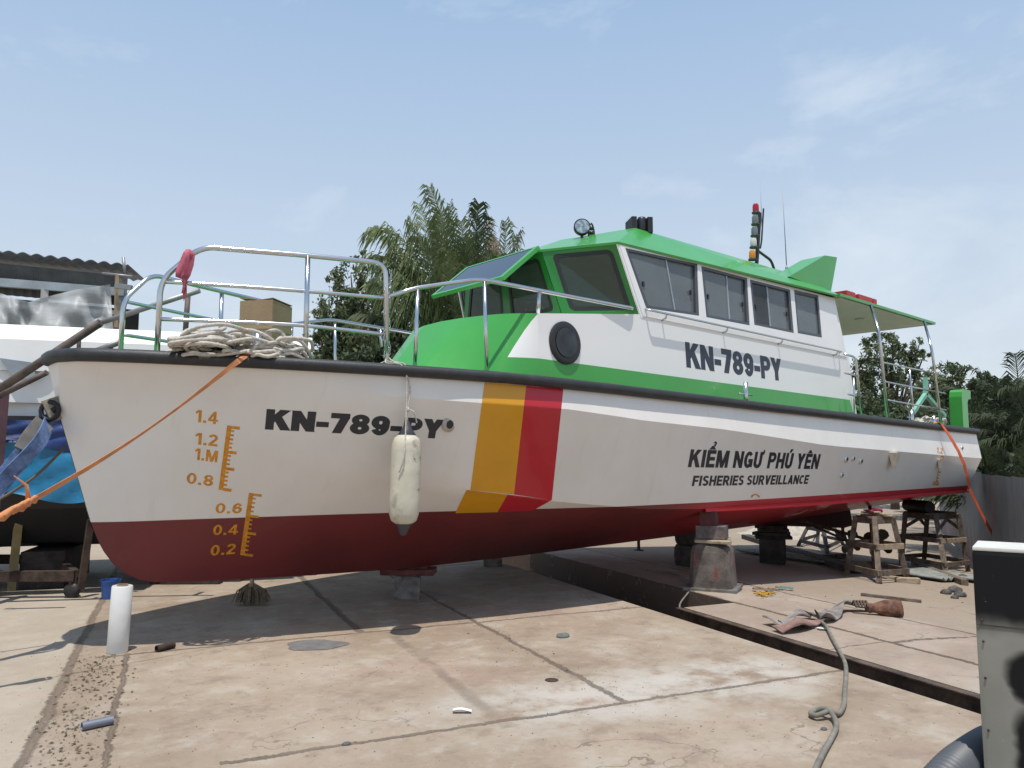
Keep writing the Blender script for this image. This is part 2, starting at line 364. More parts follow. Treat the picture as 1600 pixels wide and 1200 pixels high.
# ------------------------------------------------------------------ the patrol boat
CL = 7.42; X0 = 1.28; XT = 17.08
boat = thing('patrol_boat', (9.0, CL, 0), 'white and green fisheries patrol boat with red bottom propped on blocks', 'boat')
def gb(X):      # half-breadth of the gunwale
    return float(np.interp(X - 1.3, [-.1, .04, .14, .3, .6, 1, 1.5, 2, 2.5, 3, 3.5, 4, 5, 6, 7, 9, 30], [.2, .22, .31, .44, .62, .80, 1.02, 1.205, 1.375, 1.52, 1.65, 1.755, 1.905, 1.99, 2.05, 2.1, 2.1]))
def gzz(X): return float(np.interp(X, [1.3, 3, 5, 7, 9.3, 11.6, 14, 17.1], [2.43, 2.405, 2.372, 2.305, 2.243, 2.2, 2.155, 2.10]))
def on_half(x, y, fn, inset=0):
    Yc = CL - 1.5
    for _ in range(50): p = pY(x, y, Yc); Yc = .5 * Yc + .5 * (CL - fn(p[0]) + inset)
    return pY(x, y, Yc)
# hull lines: sheer, upper knuckle, chine, keel
ts = np.concatenate([np.linspace(0, .05, 16)[:-1], np.linspace(.05, .12, 8)[:-1], np.linspace(.12, .45, 16)[:-1], np.linspace(.45, 1, 18)])
def line(fx, fb, fz): return [(fx(t), fb(fx(t), t), fz(fx(t), t)) for t in ts]
def mixx(a): return lambda t: a + (XT - a) * t
kz = [on_half(x, y, lambda X: gb(X) - .02)[[0, 2]] for x, y in ((300, 593), (450, 606), (600, 619), (755, 631), (880, 640), (1000, 658), (1120, 671), (1281, 696), (1521, 716))]
kzx = [1.28] + [q[0] for q in kz]; kzz = [2.33] + [q[1] for q in kz]
sheer = line(mixx(1.375), lambda X, t: (gb(X) if t > .004 else gb(X) * .8), lambda X, t: gzz(X))
knuck = line(mixx(1.40), lambda X, t: max(.05, (gb(X) - np.interp(X, [1.3, 2, 3, 3.8, 4.6, 6, 8], [.10, .10, .07, .0, -.04, -.065, -.075]) - .0) if t > 0 else .16), lambda X, t: float(np.interp(X, kzx, kzz)))
cb = lambda X, t: float(np.interp(X, [1.46, 1.7, 2.3, 3.3, 4.3, 5.3, 6.3, 8.3, 10.3, 17.1], [0.02, .22, .5, .85, 1.15, 1.41, 1.58, 1.81, 1.88, 1.88]))
cz = lambda X, t: float(np.interp(X, [1.46, 2.43, 3.77, 4.91, 5.83, 7.14, 8.25, 11.5, 17.2], [1.96, 1.76, 1.52, 1.29, 1.155, 1.025, .983, .963, .97]))
chine = line(mixx(1.46), cb, cz)
stem = [(1.46, 1.95), (1.60, 1.5), (1.73, 1.07), (1.79, .92), (1.86, .79), (1.94, .68), (2.05, .59), (2.16, .53), (2.29, .50), (2.61, .475), (3.23, .44), (3.91, .41), (5.03, .37), (6.6, .37), (9.1, .39), (12, .42), (14, .47), (16, .53), (17.08, .56)]
sl_ = np.cumsum([0] + [math.dist(a, b) for a, b in zip(stem, stem[1:])]); sl_ = sl_ / sl_[-1]
kt = lambda t: .11 * min(1, t / .045) + (1 - .11) * max(0, (t - .045) / .955) if t < 2 else 0
keel = [(float(np.interp(kt(t), sl_, [q[0] for q in stem])), .012, float(np.interp(kt(t), sl_, [q[1] for q in stem]))) for t in ts]
def lerp(a, b, k): return tuple(a[i] * (1 - k) + b[i] * k for i in range(3))
rows = []
for A, B, n, bulge in ((sheer, knuck, 2, 0), (knuck, chine, 6, .0), (chine, keel, 10, .03)):
    for k in range(n):
        f = k / n
        rows.append([(q[0], q[1] + bulge * math.sin(math.pi * f) * min(1, i / 26), q[2]) for i, q in enumerate(lerp(a, b, f) for a, b in zip(A, B))])
rows.append(keel)
bm = BM()
for sgn in (-1, 1): grid(bm, [[(x, CL + sgn * b, z) for x, b, z in r] for r in rows])
bmesh.ops.remove_doubles(bm, verts=bm.verts, dist=.0005)
# bow face between the two sides, and transom
top = [(x, CL - b, z) for x, b, z in (r[0] for r in rows)]; 
k0 = [r[0] for r in rows]
for a, b in zip(k0, k0[1:]):
    face(bm, [(a[0], CL - a[1], a[2]), (a[0], CL + a[1], a[2]), (b[0], CL + b[1], b[2]), (b[0], CL - b[1], b[2])])
kN = [r[-1] for r in rows]
face(bm, [(a[0], CL - a[1], a[2]) for a in kN] + [(a[0], CL + a[1], a[2]) for a in kN[::-1]])
bmesh.ops.remove_doubles(bm, verts=bm.verts, dist=.0005)
bmesh.ops.recalc_face_normals(bm, faces=bm.faces)
def hull_mat():
    m = bpy.data.materials.new('hull_two_colour'); m.use_nodes = True; t, b = nodes(m)
    g = N(t, 'ShaderNodeNewGeometry'); P = g.outputs['Position']; s = N(t, 'ShaderNodeSeparateXYZ'); t.links.new(P, s.inputs[0])
    n1 = noise(t, P, 1.3, 6); n2 = noise(t, P, 9, 6)
    wht = mixc(t, step(t, n1, .35, .65), (.71, .675, .63), (.75, .72, .68))
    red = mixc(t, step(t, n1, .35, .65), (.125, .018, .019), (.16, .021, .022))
    red = mixc(t, mth(t, 'MULTIPLY', step(t, n2, .55, .75), .25), red, (.12, .025, .024))
    mpn = N(t, 'ShaderNodeMapping'); mpn.inputs['Scale'].default_value = (3, 1, .12); t.links.new(P, mpn.inputs[0])
    st = noise(t, mpn.outputs[0], 4, 5); wht = mixc(t, mth(t, 'MULTIPLY', step(t, st, .56, .75), .22), wht, (.55, .50, .43))
    bright = mixc(t, .85, red, (.46, .018, .028)); red = mixc(t, step(t, s.outputs['X'], 7.4, 8.6), red, bright)  # brighter red aft: bounced light on that band put into the colour
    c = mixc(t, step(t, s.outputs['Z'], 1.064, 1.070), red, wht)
    t.links.new(c, b.inputs['Base Color']); b.inputs['Roughness'].default_value = .38
    r = mth(t, 'ADD', mth(t, 'MULTIPLY', mth(t, 'LESS_THAN', s.outputs['Z'], 1.067), .25), .32); t.links.new(r, b.inputs['Roughness'])
    b.inputs['Coat Weight'].default_value = .15
    nb = noise(t, P, 2.2, 2, .4); bp = N(t, 'ShaderNodeBump'); bp.inputs['Strength'].default_value = .18; bp.inputs['Distance'].default_value = .05
    t.links.new(nb, bp.inputs['Height']); t.links.new(bp.outputs[0], b.inputs['Normal'])
    return m
hb_bm = bm.copy(); HULL = BVHTree.FromBMesh(hb_bm)
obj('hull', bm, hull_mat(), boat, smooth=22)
def hit(x, y, tree=None, off=.004):
    d = Vector(ray(x, y)).normalized(); p, n, i, ds = (tree or HULL).ray_cast(Vector(CAM), d)
    if p is None: return None
    if n.dot(d) > 0: n = -n
    return p + n * off
def hitXZ(X, Z, tree=None, off=.004, fall=None):
    p, n, i, ds = (tree or HULL).ray_cast(Vector((X, -3, Z)), Vector((0, 1, 0)))
    if p is None: return fall
    if n.y > 0: n = -n
    return p + n * off
# rubber strake all round
def tube_ring(tree=None): pass
port = [(x, CL - b - .03, z + .035) for x, b, z in sheer[1:]]
stbd = [(x, CL + b + .03, z + .035) for x, b, z in sheer[1:]]
bowp = [(1.385, CL - .2, 2.462), (1.36, CL - .1, 2.462), (1.355, CL, 2.462), (1.36, CL + .1, 2.462), (1.385, CL + .2, 2.462)]
bm = BM(); tube(bm, port[::-1] + bowp + stbd, .057, 12)
tube(bm, [(XT + .02, CL - 2.15, 2.135), (XT + .05, CL, 2.135), (XT + .02, CL + 2.15, 2.135)], .06, 10)
obj('rubber_strake', bm, rubber, boat, smooth=40)
# main deck
bm = BM(); grid(bm, [[(x, CL - b + .01, z + .02) for x, b, z in sheer], [(x, CL, z + .045) for x, b, z in sheer], [(x, CL + b - .01, z + .02) for x, b, z in sheer]])
obj('deck', bm, mat('green_deck_paint', (.035, .24, .06), .6, var=.15), boat)
# spray rail along the aft chine
sp = [hit(x, y, off=0) for x, y in ((1099, 795), (1150, 794), (1200, 793), (1300, 786), (1400, 778), (1500, 769))]
bm = BM(); 
rl = []
for i, X in enumerate(np.linspace(8.2, XT + .06, 26)):
    z = cz(X, 0); b = cb(X, 0); o = min(.06, .01 + .05 * i / 2); rl.append([(X, CL - b + .02, z + .02), (X, CL - b - o, z - .01), (X, CL - b - o, z - .035), (X, CL - b + .06, z - .03)])
grid(bm, rl, False); obj('spray_rail', bm, mat('bright_red_paint', (.62, .03, .035), .4, var=.08), boat)
# skeg with two propeller shafts
bm = BM(); prism(bm, [(12.3, CL - .05, .44), (15.6, CL - .05, .19), (16.0, CL - .05, .22), (15.9, CL - .05, .56)], (0, .10, 0)); obj('skeg', bm, mat('antifouling_dark', (.09, .02, .02), .6, var=.2), boat)
for s in (-1, 1):
    bm = BM(); c = V(pY(1372, 848, CL - .75)) if s < 0 else V(pY(1326, 846, CL + .75)); lathe(bm, c - Vector((.07, 0, 0)), [(.03, 0), (.06, .02), (.06, .12), (.02, .16)], 14, Vector((1, 0, 0)))
    for k in range(4):
        a = math.pi / 2 * k + .5; d = Vector((0, math.cos(a), math.sin(a))); q = Vector((0, -math.sin(a), math.cos(a)))
        rr = [[c + d * r + (q + Vector((.5, 0, 0))).normalized() * wv for wv in (-wd, 0, wd)] for r, wd in ((.05, .03), (.14, .10), (.22, .12), (.28, .07), (.30, .01))]
        grid(bm, rr)
    o = obj('propeller', bm, mat('bronze', (.20, .17, .10), .4, .8, var=.3), boat)
    bm = BM(); tube(bm, [c, (c.x - 3, CL + s * .75, .55)], .03, 8); bar(bm, c - Vector((.25, 0, -.02)), (c.x - .3, CL + s * .75, .75), .03, .10); obj('propeller_shaft', bm, rust, boat)
# bow eye plate with bolts
bm = BM(); a, b = pY(87, 622, CL), pY(101, 655, CL)
bar(bm, a - np.array([.03, 0, 0]), b - np.array([.03, 0, 0]), .16, .05, Vector((0, 1, 0))); obj('bow_eye', bm, mat('bare_plate', (.33, .29, .22), .7, var=.3, vscale=20), boat)

# ---- paint bands, lettering and marks on the hull
def decal_quad(name, q, m, nx=12, ny=70, off=.0025, parent=boat, tree=None):
    bm = BM(); rows = []
    for j in range(ny + 1):
        r = []
        for i in range(nx + 1):
            f, g_ = i / nx, j / ny
            x = (q[0][0] * (1 - f) + q[1][0] * f) * (1 - g_) + (q[3][0] * (1 - f) + q[2][0] * f) * g_
            y = (q[0][1] * (1 - f) + q[1][1] * f) * (1 - g_) + (q[3][1] * (1 - f) + q[2][1] * f) * g_
            r.append(hit(x, y, tree, off))
        rows.append(r)
    grid(bm, rows); return obj(name, bm, m, parent)
decal_quad('yellow_band', [(757, 598), (822, 603), (803, 772.5), (735, 765.5)], yellow_p)
decal_quad('yellow_band', [(729, 765.5), (793, 772.5), (777, 800), (711.5, 801.5)], yellow_p, off=.003)
decal_quad('red_band', [(822, 603), (880, 608), (862, 781), (803, 772.5)], red_p, off=.003)
decal_quad('red_band', [(793, 772.5), (862, 781), (832, 797.5), (777, 800)], red_p, off=.0035)

def rect(x0, y0, x1, y1): return [(x0, y0), (x1, y0), (x1, y1), (x0, y1)]
def arc(cx, cy, ro, ri, a0, a1, n=14): return ('arc', cx, cy, ro, ri, a0, a1, n)
def fatten(p, d):
    """the stroke as quads, d heavier all round"""
    if p[0] == 'arc':
        _, cx, cy, ro, ri, a0, a1, n = p; ro = (ro[0] + d, ro[1] + d); ri = (max(.02, ri[0] - d), max(.02, ri[1] - d)); out = []
        for k in range(n):
            t0, t1 = R(a0 + (a1 - a0) * k / n), R(a0 + (a1 - a0) * (k + 1) / n)
            out.append([(cx + math.cos(t) * r[0], cy + math.sin(t) * r[1]) for t, r in ((t0, ro), (t1, ro), (t1, ri), (t0, ri))])
        return out
    n = len(p); ar = sum(p[i][0] * p[(i + 1) % n][1] - p[(i + 1) % n][0] * p[i][1] for i in range(n)); sg = 1 if ar > 0 else -1; out = []
    for i in range(n):
        a, b, c = (np.array(p[j % n], float) for j in (i - 1, i, i + 1)); e1 = (b - a) / max(1e-6, np.linalg.norm(b - a)); e2 = (c - b) / max(1e-6, np.linalg.norm(c - b))
        n1 = np.array([e1[1], -e1[0]]) * sg; n2 = np.array([e2[1], -e2[0]]) * sg; m_ = n1 + n2; m_ = m_ / max(.5, float(m_ @ n1)); out.append(tuple(b + m_ * d))
    return [[(x, min(1.5, max(-d, y))) if y < 1.02 + d else (x, y) for x, y in out]]
def rot180(g, w): return [('arc', w - p[1], 1 - p[2], p[3], p[4], p[5] + 180, p[6] + 180, p[7]) for p in g]
ST = rect(0, 0, .2, 1)
EBARS = [ST, rect(.2, 0, .60, .18), rect(.2, .42, .56, .59), rect(.2, .82, .60, 1)]
UU = [rect(0, .32, .2, 1), rect(.46, .32, .66, 1), arc(.33, .33, (.33, .33), (.13, .15), 180, 360)]
PP = [ST, rect(.2, .82, .37, 1), rect(.2, .39, .37, .56), arc(.37, .695, (.29, .305), (.10, .135), -90, 90)]
CIRC = [[(.08, 1.07), (.26, 1.07), (.37, 1.25), (.26, 1.25)], [(.34, 1.07), (.52, 1.07), (.35, 1.25), (.24, 1.25)]]
NINE = [arc(.31, .67, (.31, .33), (.115, .15), 0, 360, 24), arc(.31, .5, (.31, .5), (.115, .33), -150, 20)]
GLYPH = {'I': (.2, [ST]), 'K': (.76, [ST, [(.2, .33), (.2, .61), (.46, 1), (.73, 1)], [(.30, .50), (.44, .71), (.77, 0), (.52, 0)]]),
 'N': (.74, [ST, rect(.54, 0, .74, 1), [(0, 1), (.22, 1), (.74, 0), (.52, 0)]]),
 'M': (.90, [rect(0, 0, .19, 1), rect(.71, 0, .90, 1), [(.02, 1), (.25, 1), (.55, 0), (.36, 0)], [(.65, 1), (.88, 1), (.54, 0), (.35, 0)]]),
 '-': (.36, [rect(0, .29, .36, .48)]), '7': (.60, [rect(0, .81, .60, 1), [(.35, .81), (.60, .82), (.36, 0), (.12, 0)]]),
 '8': (.64, [arc(.32, .735, (.29, .265), (.11, .115), 0, 360, 24), arc(.32, .29, (.32, .29), (.12, .125), 0, 360, 24)]),
 '9': (.62, NINE), '6': (.62, rot180(NINE, .62)), '0': (.62, [arc(.31, .5, (.31, .5), (.125, .33), 0, 360, 28)]),
 'P': (.66, PP), 'R': (.72, PP + [[(.27, .42), (.49, .42), (.73, 0), (.50, 0)]]),
 'Y': (.72, [rect(.26, 0, .46, .44), [(0, 1), (.23, 1), (.46, .44), (.26, .38)], [(.49, 1), (.72, 1), (.46, .38), (.26, .44)]]),
 'E': (.60, EBARS), '\u00ca': (.60, EBARS + CIRC), '\u1ec2': (.60, EBARS + CIRC + [arc(.42, 1.42, (.10, .10), (.04, .04), -80, 170, 8), rect(.39, 1.26, .45, 1.36)]),
 'F': (.58, [ST, rect(.2, .42, .53, .59), rect(.2, .82, .58, 1)]), 'L': (.57, [ST, rect(.2, 0, .57, .18)]), 'H': (.70, [ST, rect(.5, 0, .70, 1), rect(.2, .41, .5, .59)]),
 'U': (.66, UU), '\u00da': (.66, UU + [[(.24, 1.06), (.36, 1.06), (.52, 1.26), (.32, 1.26)]]), '\u01af': (.80, UU + [arc(.64, 1.02, (.17, .17), (.07, .05), -85, 60, 8)]),
 'V': (.70, [[(0, 1), (.22, 1), (.45, 0), (.25, 0)], [(.48, 1), (.70, 1), (.45, 0), (.25, 0)]]),
 'A': (.70, [[(0, 0), (.21, 0), (.45, 1), (.25, 1)], [(.49, 0), (.70, 0), (.45, 1), (.25, 1)], rect(.16, .19, .54, .35)]),
 'C': (.68, [arc(.35, .5, (.35, .5), (.145, .32), 42, 318, 22)]), 'G': (.72, [arc(.35, .5, (.35, .5), (.145, .32), 42, 330, 22), rect(.37, .36, .71, .53), rect(.53, .06, .71, .36)]),
 'S': (.62, [arc(.31, .725, (.30, .275), (.11, .105), 22, 270), arc(.31, .285, (.31, .285), (.11, .115), -160, 90)]),
 '1': (.40, [rect(.20, 0, .40, 1), [(.0, .66), (.2, .80), (.2, 1), (.17, 1), (0, .84)]]),
 '2': (.62, [arc(.30, .70, (.30, .30), (.11, .13), -32, 172), [(0, .17), (.26, .17), (.56, .55), (.37, .60)], rect(0, 0, .60, .17)]),
 '4': (.68, [rect(.36, 0, .55, 1), rect(0, .20, .36, .36), rect(.55, .20, .68, .36), [(0, .36), (.19, .36), (.37, .74), (.37, 1)]]), '.': (.2, [rect(0, 0, .2, .2)])}
def lettering(name, s, BL, BR, TL, m, bold=0, tree=None, off=.0015, parent=boat, maxe=.07, gap=.13):
    """word laid flat on the plating: baseline BL-BR, cap height BL-TL; every stroke a sliver proud of the last"""
    x = 0; polys = []
    for ch in s:
        if ch == ' ': x += .34; continue
        wd, gl = GLYPH[ch]; k = 0
        for p in gl:
            for q in fatten(p, bold): polys.append((k, [(x + a, (b + bold) / (1 + 2 * bold)) for a, b in q]))
            k += 1
        x += wd + gap
    W = x - gap; A, B, T = (hit(*p, tree, 0) for p in (BL, BR, TL)); bm = BM()
    for k, q in polys:
        vs = [bm.verts.new((A.x + (B.x - A.x) * a / W + (T.x - A.x) * b, k, A.z + (B.z - A.z) * a / W + (T.z - A.z) * b)) for a, b in q]; bm.faces.new(vs)
    bmesh.ops.triangulate(bm, faces=bm.faces)
    for _ in range(5):
        es = [e for e in bm.edges if (Vector((e.verts[0].co.x, 0, e.verts[0].co.z)) - Vector((e.verts[1].co.x, 0, e.verts[1].co.z))).length > maxe]
        if not es: break
        bmesh.ops.subdivide_edges(bm, edges=es, cuts=1); bmesh.ops.triangulate(bm, faces=[f for f in bm.faces if len(f.verts) > 3])
    for v in bm.verts:
        p = hitXZ(v.co.x, v.co.z, tree, off + .0003 * v.co.y); v.co = p if p else Vector((v.co.x, A.y, v.co.z))
    bmesh.ops.recalc_face_normals(bm, faces=bm.faces)
    return obj(name, bm, m, parent)
lettering('registration_lettering', 'KN-789-PY', (416, 671), (687, 685.5), (419, 639), text_dark, .05, gap=.145)
lettering('name_lettering', 'KI\u1ec2M NG\u01af PH\u00da Y\u00caN', (1075, 730), (1277, 733), (1080, 702), text_dark, .022)
lettering('name_lettering', 'FISHERIES SURVEILLANCE', (1081, 759.5), (1261.5, 756), (1084, 743.2), text_dark, .022)
for s, bl, br, tl in (('1.4', (305, 659), (340, 663), (306.5, 640)), ('1.2', (305, 694), (340, 697.5), (306, 676)), ('1.M', (304, 718), (339, 722.5), (305.5, 700)), ('0.8', (291, 755), (332, 760), (293, 738)),
                      ('0.6', (336, 802), (377, 802), (338, 786)), ('0.4', (332, 836), (371, 835), (334, 820)), ('0.2', (328, 868.5), (367, 865), (330, 852))):
    lettering('draught_figure', s, bl, br, tl, orange_p, .0)
lettering('draught_figure', '1.2', (1463.5, 708), (1473, 709), (1464, 699), orange_p, 0)
lettering('draught_figure', '0.8', (1457, 759), (1467, 758.5), (1457.6, 752), orange_p, 0)
def ruler(a, b, nticks, major, wsp=7, ml=20, sl=11, th=3.0):
    bm = BM(); a, b = np.array(a, float), np.array(b, float); ax = (b - a); tx = np.array([1, .12])
    def q(p0, p1, p2, p3, n=1):
        k = max(1, n); rows = [[hit(*((p0 * (1 - f) + p1 * f)), off=.0016), hit(*((p3 * (1 - f) + p2 * f)), off=.0016)] for f in np.linspace(0, 1, k + 1)]
        grid(bm, rows, False)
    q(a, b, b + tx * wsp, a + tx * wsp, 12)
    for i in range(nticks):
        p = a + ax * i / (nticks - 1) * .965; l = ml if i in major else sl; d = ax / np.linalg.norm(ax) * th * (1.5 if i in major else 1)
        q(p + tx * wsp * .9, p + tx * l * 1.0, p + tx * l + d, p + tx * wsp * .9 + d, 2)
    return bm
obj('draught_scale', ruler((355, 664.5), (341.5, 765), 16, (0, 6, 10, 15), 7, 20, 12), orange_p, boat)
obj('draught_scale', ruler((389, 770), (375, 867), 15, (0, 5, 9, 14), 7, 20, 11.5, 2.6), orange_p, boat)
obj('draught_scale', ruler((1470, 712), (1461, 757), 10, (0, 5, 9), 1.2, 5, 4, 1.8), orange_p, boat)
bm = BM(); 
rr = []
for k in range(13):
    a = math.pi * k / 12; rr.append([hit(1180 - math.cos(a) * r, 777 - math.sin(a) * r * .8, off=.005) for r in (4.6, 6.8)])
grid(bm, rr, False); obj('load_mark', bm, orange_p, boat)
# outlets, scoops
for x, y, r in ((1322, 717, .035), (1333, 716, .028), (1345, 720, .035), (1315, 742, .028), (701, 663, .05), (1503, 700, .025)):
    p = hit(x, y, off=0); n = Vector((0, -1, -.15)).normalized()
    bm = BM(); lathe(bm, p - n * .01, [(r * 1.5, 0), (r * 1.5, .02), (r, .026), (r, .03), (r * .86, .03)], 16, n); o = obj('drain_outlet', bm, steel if x != 701 else mat('hole_collar', (.5, .46, .40), .6), boat)
    bm = BM(); lathe(bm, p + n * .018, [(r * .84, 0), (r * .84, .004)], 16, n); obj('outlet_hole', bm, blackp, o)
for x, y, r in ((1393, 716, .155), (1466, 724, .10)):
    p = hit(x, y, off=0); bm = BM(); rows_ = []
    for i in range(9):
        th = math.pi * i / 8; row = []
        for j in range(7):
            f = j / 6; row.append(p + Vector((-math.cos(th) * r * (1 - .75 * f), -.02 - math.sin(th) * r * (.8 - .6 * f), (.55 - 1.6 * f) * r)))
        rows_.append(row)
    grid(bm, rows_); face(bm, [q[0] for q in rows_]); obj('exhaust_scoop', bm, mat('scoop_gelcoat', (.66, .60, .50), .45, var=.2, vscale=8), boat)

# ---- deckhouse: trunk forward and cabin sides aft
def wallY(z): return 5.78 + (z - 3.33) * .115
def low(z): return 5.74 + (z - 2.4) * .04
def plow(x, y):       # sight line on the lower side
    Yc = 5.76
    for _ in range(10): p = pY(x, y, Yc); Yc = low(p[2])
    return V(pY(x, y, Yc))
def pup(x, y):
    Yc = 5.8
    for _ in range(10): p = pY(x, y, Yc); Yc = wallY(p[2])
    return V(pY(x, y, Yc))
ta = plow(840, 489.5); tb = plow(1003, 491)
zb = 2.36
def dwn(t, px, Yv):      # carry the edge t - px on down to the deck
    q = V(pY(*px, Yv)); k = (t.z - zb) / max(.05, t.z - q.z); return t + (q - t) * k
tq = [((662, 509), 7.27, (620, 564)), ((690, 502), 7.0, (638, 568)), ((720, 497), 6.74, (655, 572)), ((775, 491), 6.22, (738, 584)), ((812, 489.5), 5.94, (782, 588))]
Tt = [V(pY(*p, y)) for p, y, _ in tq] + [ta, tb, plow(1310, 551)]
Tb = [dwn(t, q, y - .03) for t, (_, y, q) in zip(Tt, tq)] + [V((ta.x, low(zb), zb)), V((tb.x, low(zb), zb)), plow(1333, 645)]
s0_ = V(pY(645, 517, 7.57)); sb_ = dwn(s0_, (605, 572), 7.60)
St = [s0_, Vector((s0_.x + .42, 8.2, 3.17)), Vector((s0_.x + 1.0, 9.04, 3.15)), Vector((tb.x, 2 * CL - tb.y, tb.z)), Vector((12.1, 2 * CL - low(3.3), 3.3))]
Sb = [sb_, Vector((St[1].x - .25, 8.3, zb)), Vector((St[2].x - .1, 9.08, zb)), Vector((tb.x, 2 * CL - low(zb), zb)), Vector((12.7, 2 * CL - low(zb), zb))]
bm = BM(); mir = lambda p: Vector((p.x, 2 * CL - p.y, p.z))
def arow(T, B): return [[B[i] * (1 - f) + T[i] * f for f in (0, .25, .5, .75, 1)] for i in range(len(T))]
Tt = Tt[:3] + smooth_path(Tt[2:6], 5)[1:-1] + Tt[5:]; Tb = Tb[:3] + smooth_path(Tb[2:6], 5)[1:-1] + Tb[5:]
PS = arow(Tt, Tb); grid(bm, PS); SS_ = arow(St, Sb); grid(bm, SS_)
top_ = Tt[:-1] + [St[3], St[2], St[1], St[0]]; cen_ = Vector((6.2, CL, 3.30))
for p, q in zip(top_, top_[1:] + top_[:1]):
    m1_, m2_ = p.lerp(cen_, .5) + Vector((0, 0, .02)), q.lerp(cen_, .5) + Vector((0, 0, .02)); face(bm, [p, q, m2_, m1_]); face(bm, [m1_, m2_, cen_])
face(bm, [PS[0][0], PS[0][-1], St[0], Sb[0]])
bmesh.ops.remove_doubles(bm, verts=bm.verts, dist=.0005); bmesh.ops.recalc_face_normals(bm, faces=bm.faces)
def house_mat():
    m = bpy.data.materials.new('deckhouse_two_colour'); m.use_nodes = True; t, b = nodes(m)
    g = N(t, 'ShaderNodeNewGeometry'); P = g.outputs['Position']; s = N(t, 'ShaderNodeSeparateXYZ'); t.links.new(P, s.inputs[0])
    n1 = noise(t, P, 1.4, 5); k1, k2 = hit(839, 492, HOUSE, 0), hit(793, 558, HOUSE, 0); k3 = plow(1330, 625)
    sl = (k1.x - k2.x) / (k1.z - k2.z)
    front = mth(t, 'SUBTRACT', mth(t, 'SUBTRACT', s.outputs['X'], k2.x), mth(t, 'MULTIPLY', mth(t, 'SUBTRACT', s.outputs['Z'], k2.z), sl))
    bz = (k3.z - k2.z) / (k3.x - k2.x)
    bandv = mth(t, 'SUBTRACT', mth(t, 'SUBTRACT', s.outputs['Z'], k2.z), mth(t, 'MULTIPLY', mth(t, 'SUBTRACT', s.outputs['X'], k2.x), bz))
    wf = mth(t, 'MULTIPLY', step(t, front, -.002, .002), step(t, bandv, -.002, .002))
    gr = mixc(t, step(t, n1, .35, .65), tuple(c * .92 for c in GREEN), GREEN)
    c = mixc(t, wf, gr, (.79, .78, .765)); t.links.new(c, b.inputs['Base Color']); b.inputs['Roughness'].default_value = .33; b.inputs['Coat Weight'].default_value = .2
    return m
HOUSE = BVHTree.FromBMesh(bm.copy())
obj('deckhouse', bm, house_mat(), boat, smooth=28)
lettering('registration_lettering', 'KN-789-PY', (1073.5, 574), (1221.5, 595.5), (1071, 534), text_navy, .035, HOUSE, gap=.11)
# porthole
def ring_quad(bm, outer, inner):
    n = len(outer); A = [bm.verts.new(V(p)) for p in outer]; B = [bm.verts.new(V(p)) for p in inner]
    for k in range(n): bm.faces.new((A[k], A[(k + 1) % n], B[(k + 1) % n], B[k]))
pc = plow(882, 536); nrm = Vector((0, -1, .04)).normalized()
bm = BM(); lathe(bm, pc, [(.235, -.01), (.235, .02), (.21, .035), (.165, .03), (.165, .012)], 32, nrm)
o = obj('porthole', bm, mat('porthole_rubber', (.02, .02, .022), .5), boat, smooth=40)
bm = BM(); lathe(bm, pc + nrm * .034, [(.163, 0), (.163, .004)], 32, nrm); obj('porthole_glass', bm, port_glass, o)

# ---- wheelhouse: shell with window openings
wpx = [((975, 388), (1088, 413), (1091, 494), (1008, 482)), ((1094, 416), (1166, 435), (1170, 509), (1102, 496)), ((1170, 437), (1233, 453), (1239, 521), (1177, 508)), ((1239, 453), (1277, 462), (1283, 528), (1245, 521))]
WIN = [[pup(*p) for p in q] for q in wpx]          # tl, tr, br, bl
P1b, P1t = pup(1003, 489), pup(965, 379)
Rb, Rt = plow(1318, 540), pup(1307, 470); Rt = Vector((12.42, wallY(4.27), 4.27)); Rb = Vector((12.55, wallY(3.33), 3.33))
sillR = Rb
bm = BM()
def both(pts): face(bm, pts); face(bm, [mir(p) for p in pts], True)
botf = [P1b - Vector((0, 0, .04)), sillR - Vector((0, 0, .05))]
both([botf[0], botf[1], WIN[3][2], WIN[3][3], WIN[2][2], WIN[2][3], WIN[1][2], WIN[1][3], WIN[0][2], WIN[0][3]])
both([P1t, WIN[0][0], WIN[0][1], WIN[1][0], WIN[1][1], WIN[2][0], WIN[2][1], WIN[3][0], WIN[3][1], Rt])
both([P1t, botf[0], WIN[0][3], WIN[0][0]])
for a, b in zip(WIN, WIN[1:]): both([a[1], a[2], b[3], b[0]])
both([WIN[3][1], WIN[3][2], botf[1], Rt])
lowR = plow(1333, 645)
rearb = V((lowR.x, lowR.y, 2.3))
both([botf[1], plow(1310, 551), rearb, Rt]) if False else None
# aft bulkhead
face(bm, [Rt, Rb, plow(1310, 551) * 0 + Vector((12.62, low(3.3), 3.3)), Vector((12.75, low(2.3), 2.3)), Vector((12.75, 2 * CL - low(2.3), 2.3)), Vector((12.62, 2 * CL - low(3.3), 3.3)), mir(Rb), mir(Rt)])
o_ = obj('cabin_wall', bm, white_paint, boat)
md = o_.modifiers.new('wall', 'SOLIDIFY'); md.thickness = .035; md.offset = 0
# the trailing lower corner of the side
for FL in (0, 1):
  bm = BM(); sd_ = lambda q: face(bm, [mir(p) for p in q], True) if FL else face(bm, q)
  sd_([plow(1310, 551), Vector((12.62, low(3.3), 3.34)), Vector((12.75, low(2.3), 2.3)), plow(1333, 645)])
  sd_([tb + Vector((0, .003, -.02)), plow(1310, 551) + Vector((0, .003, -.02)), Vector((12.6, wallY(3.33), 3.32)), P1b])
  obj('cabin_ledge', bm, white_paint, boat)
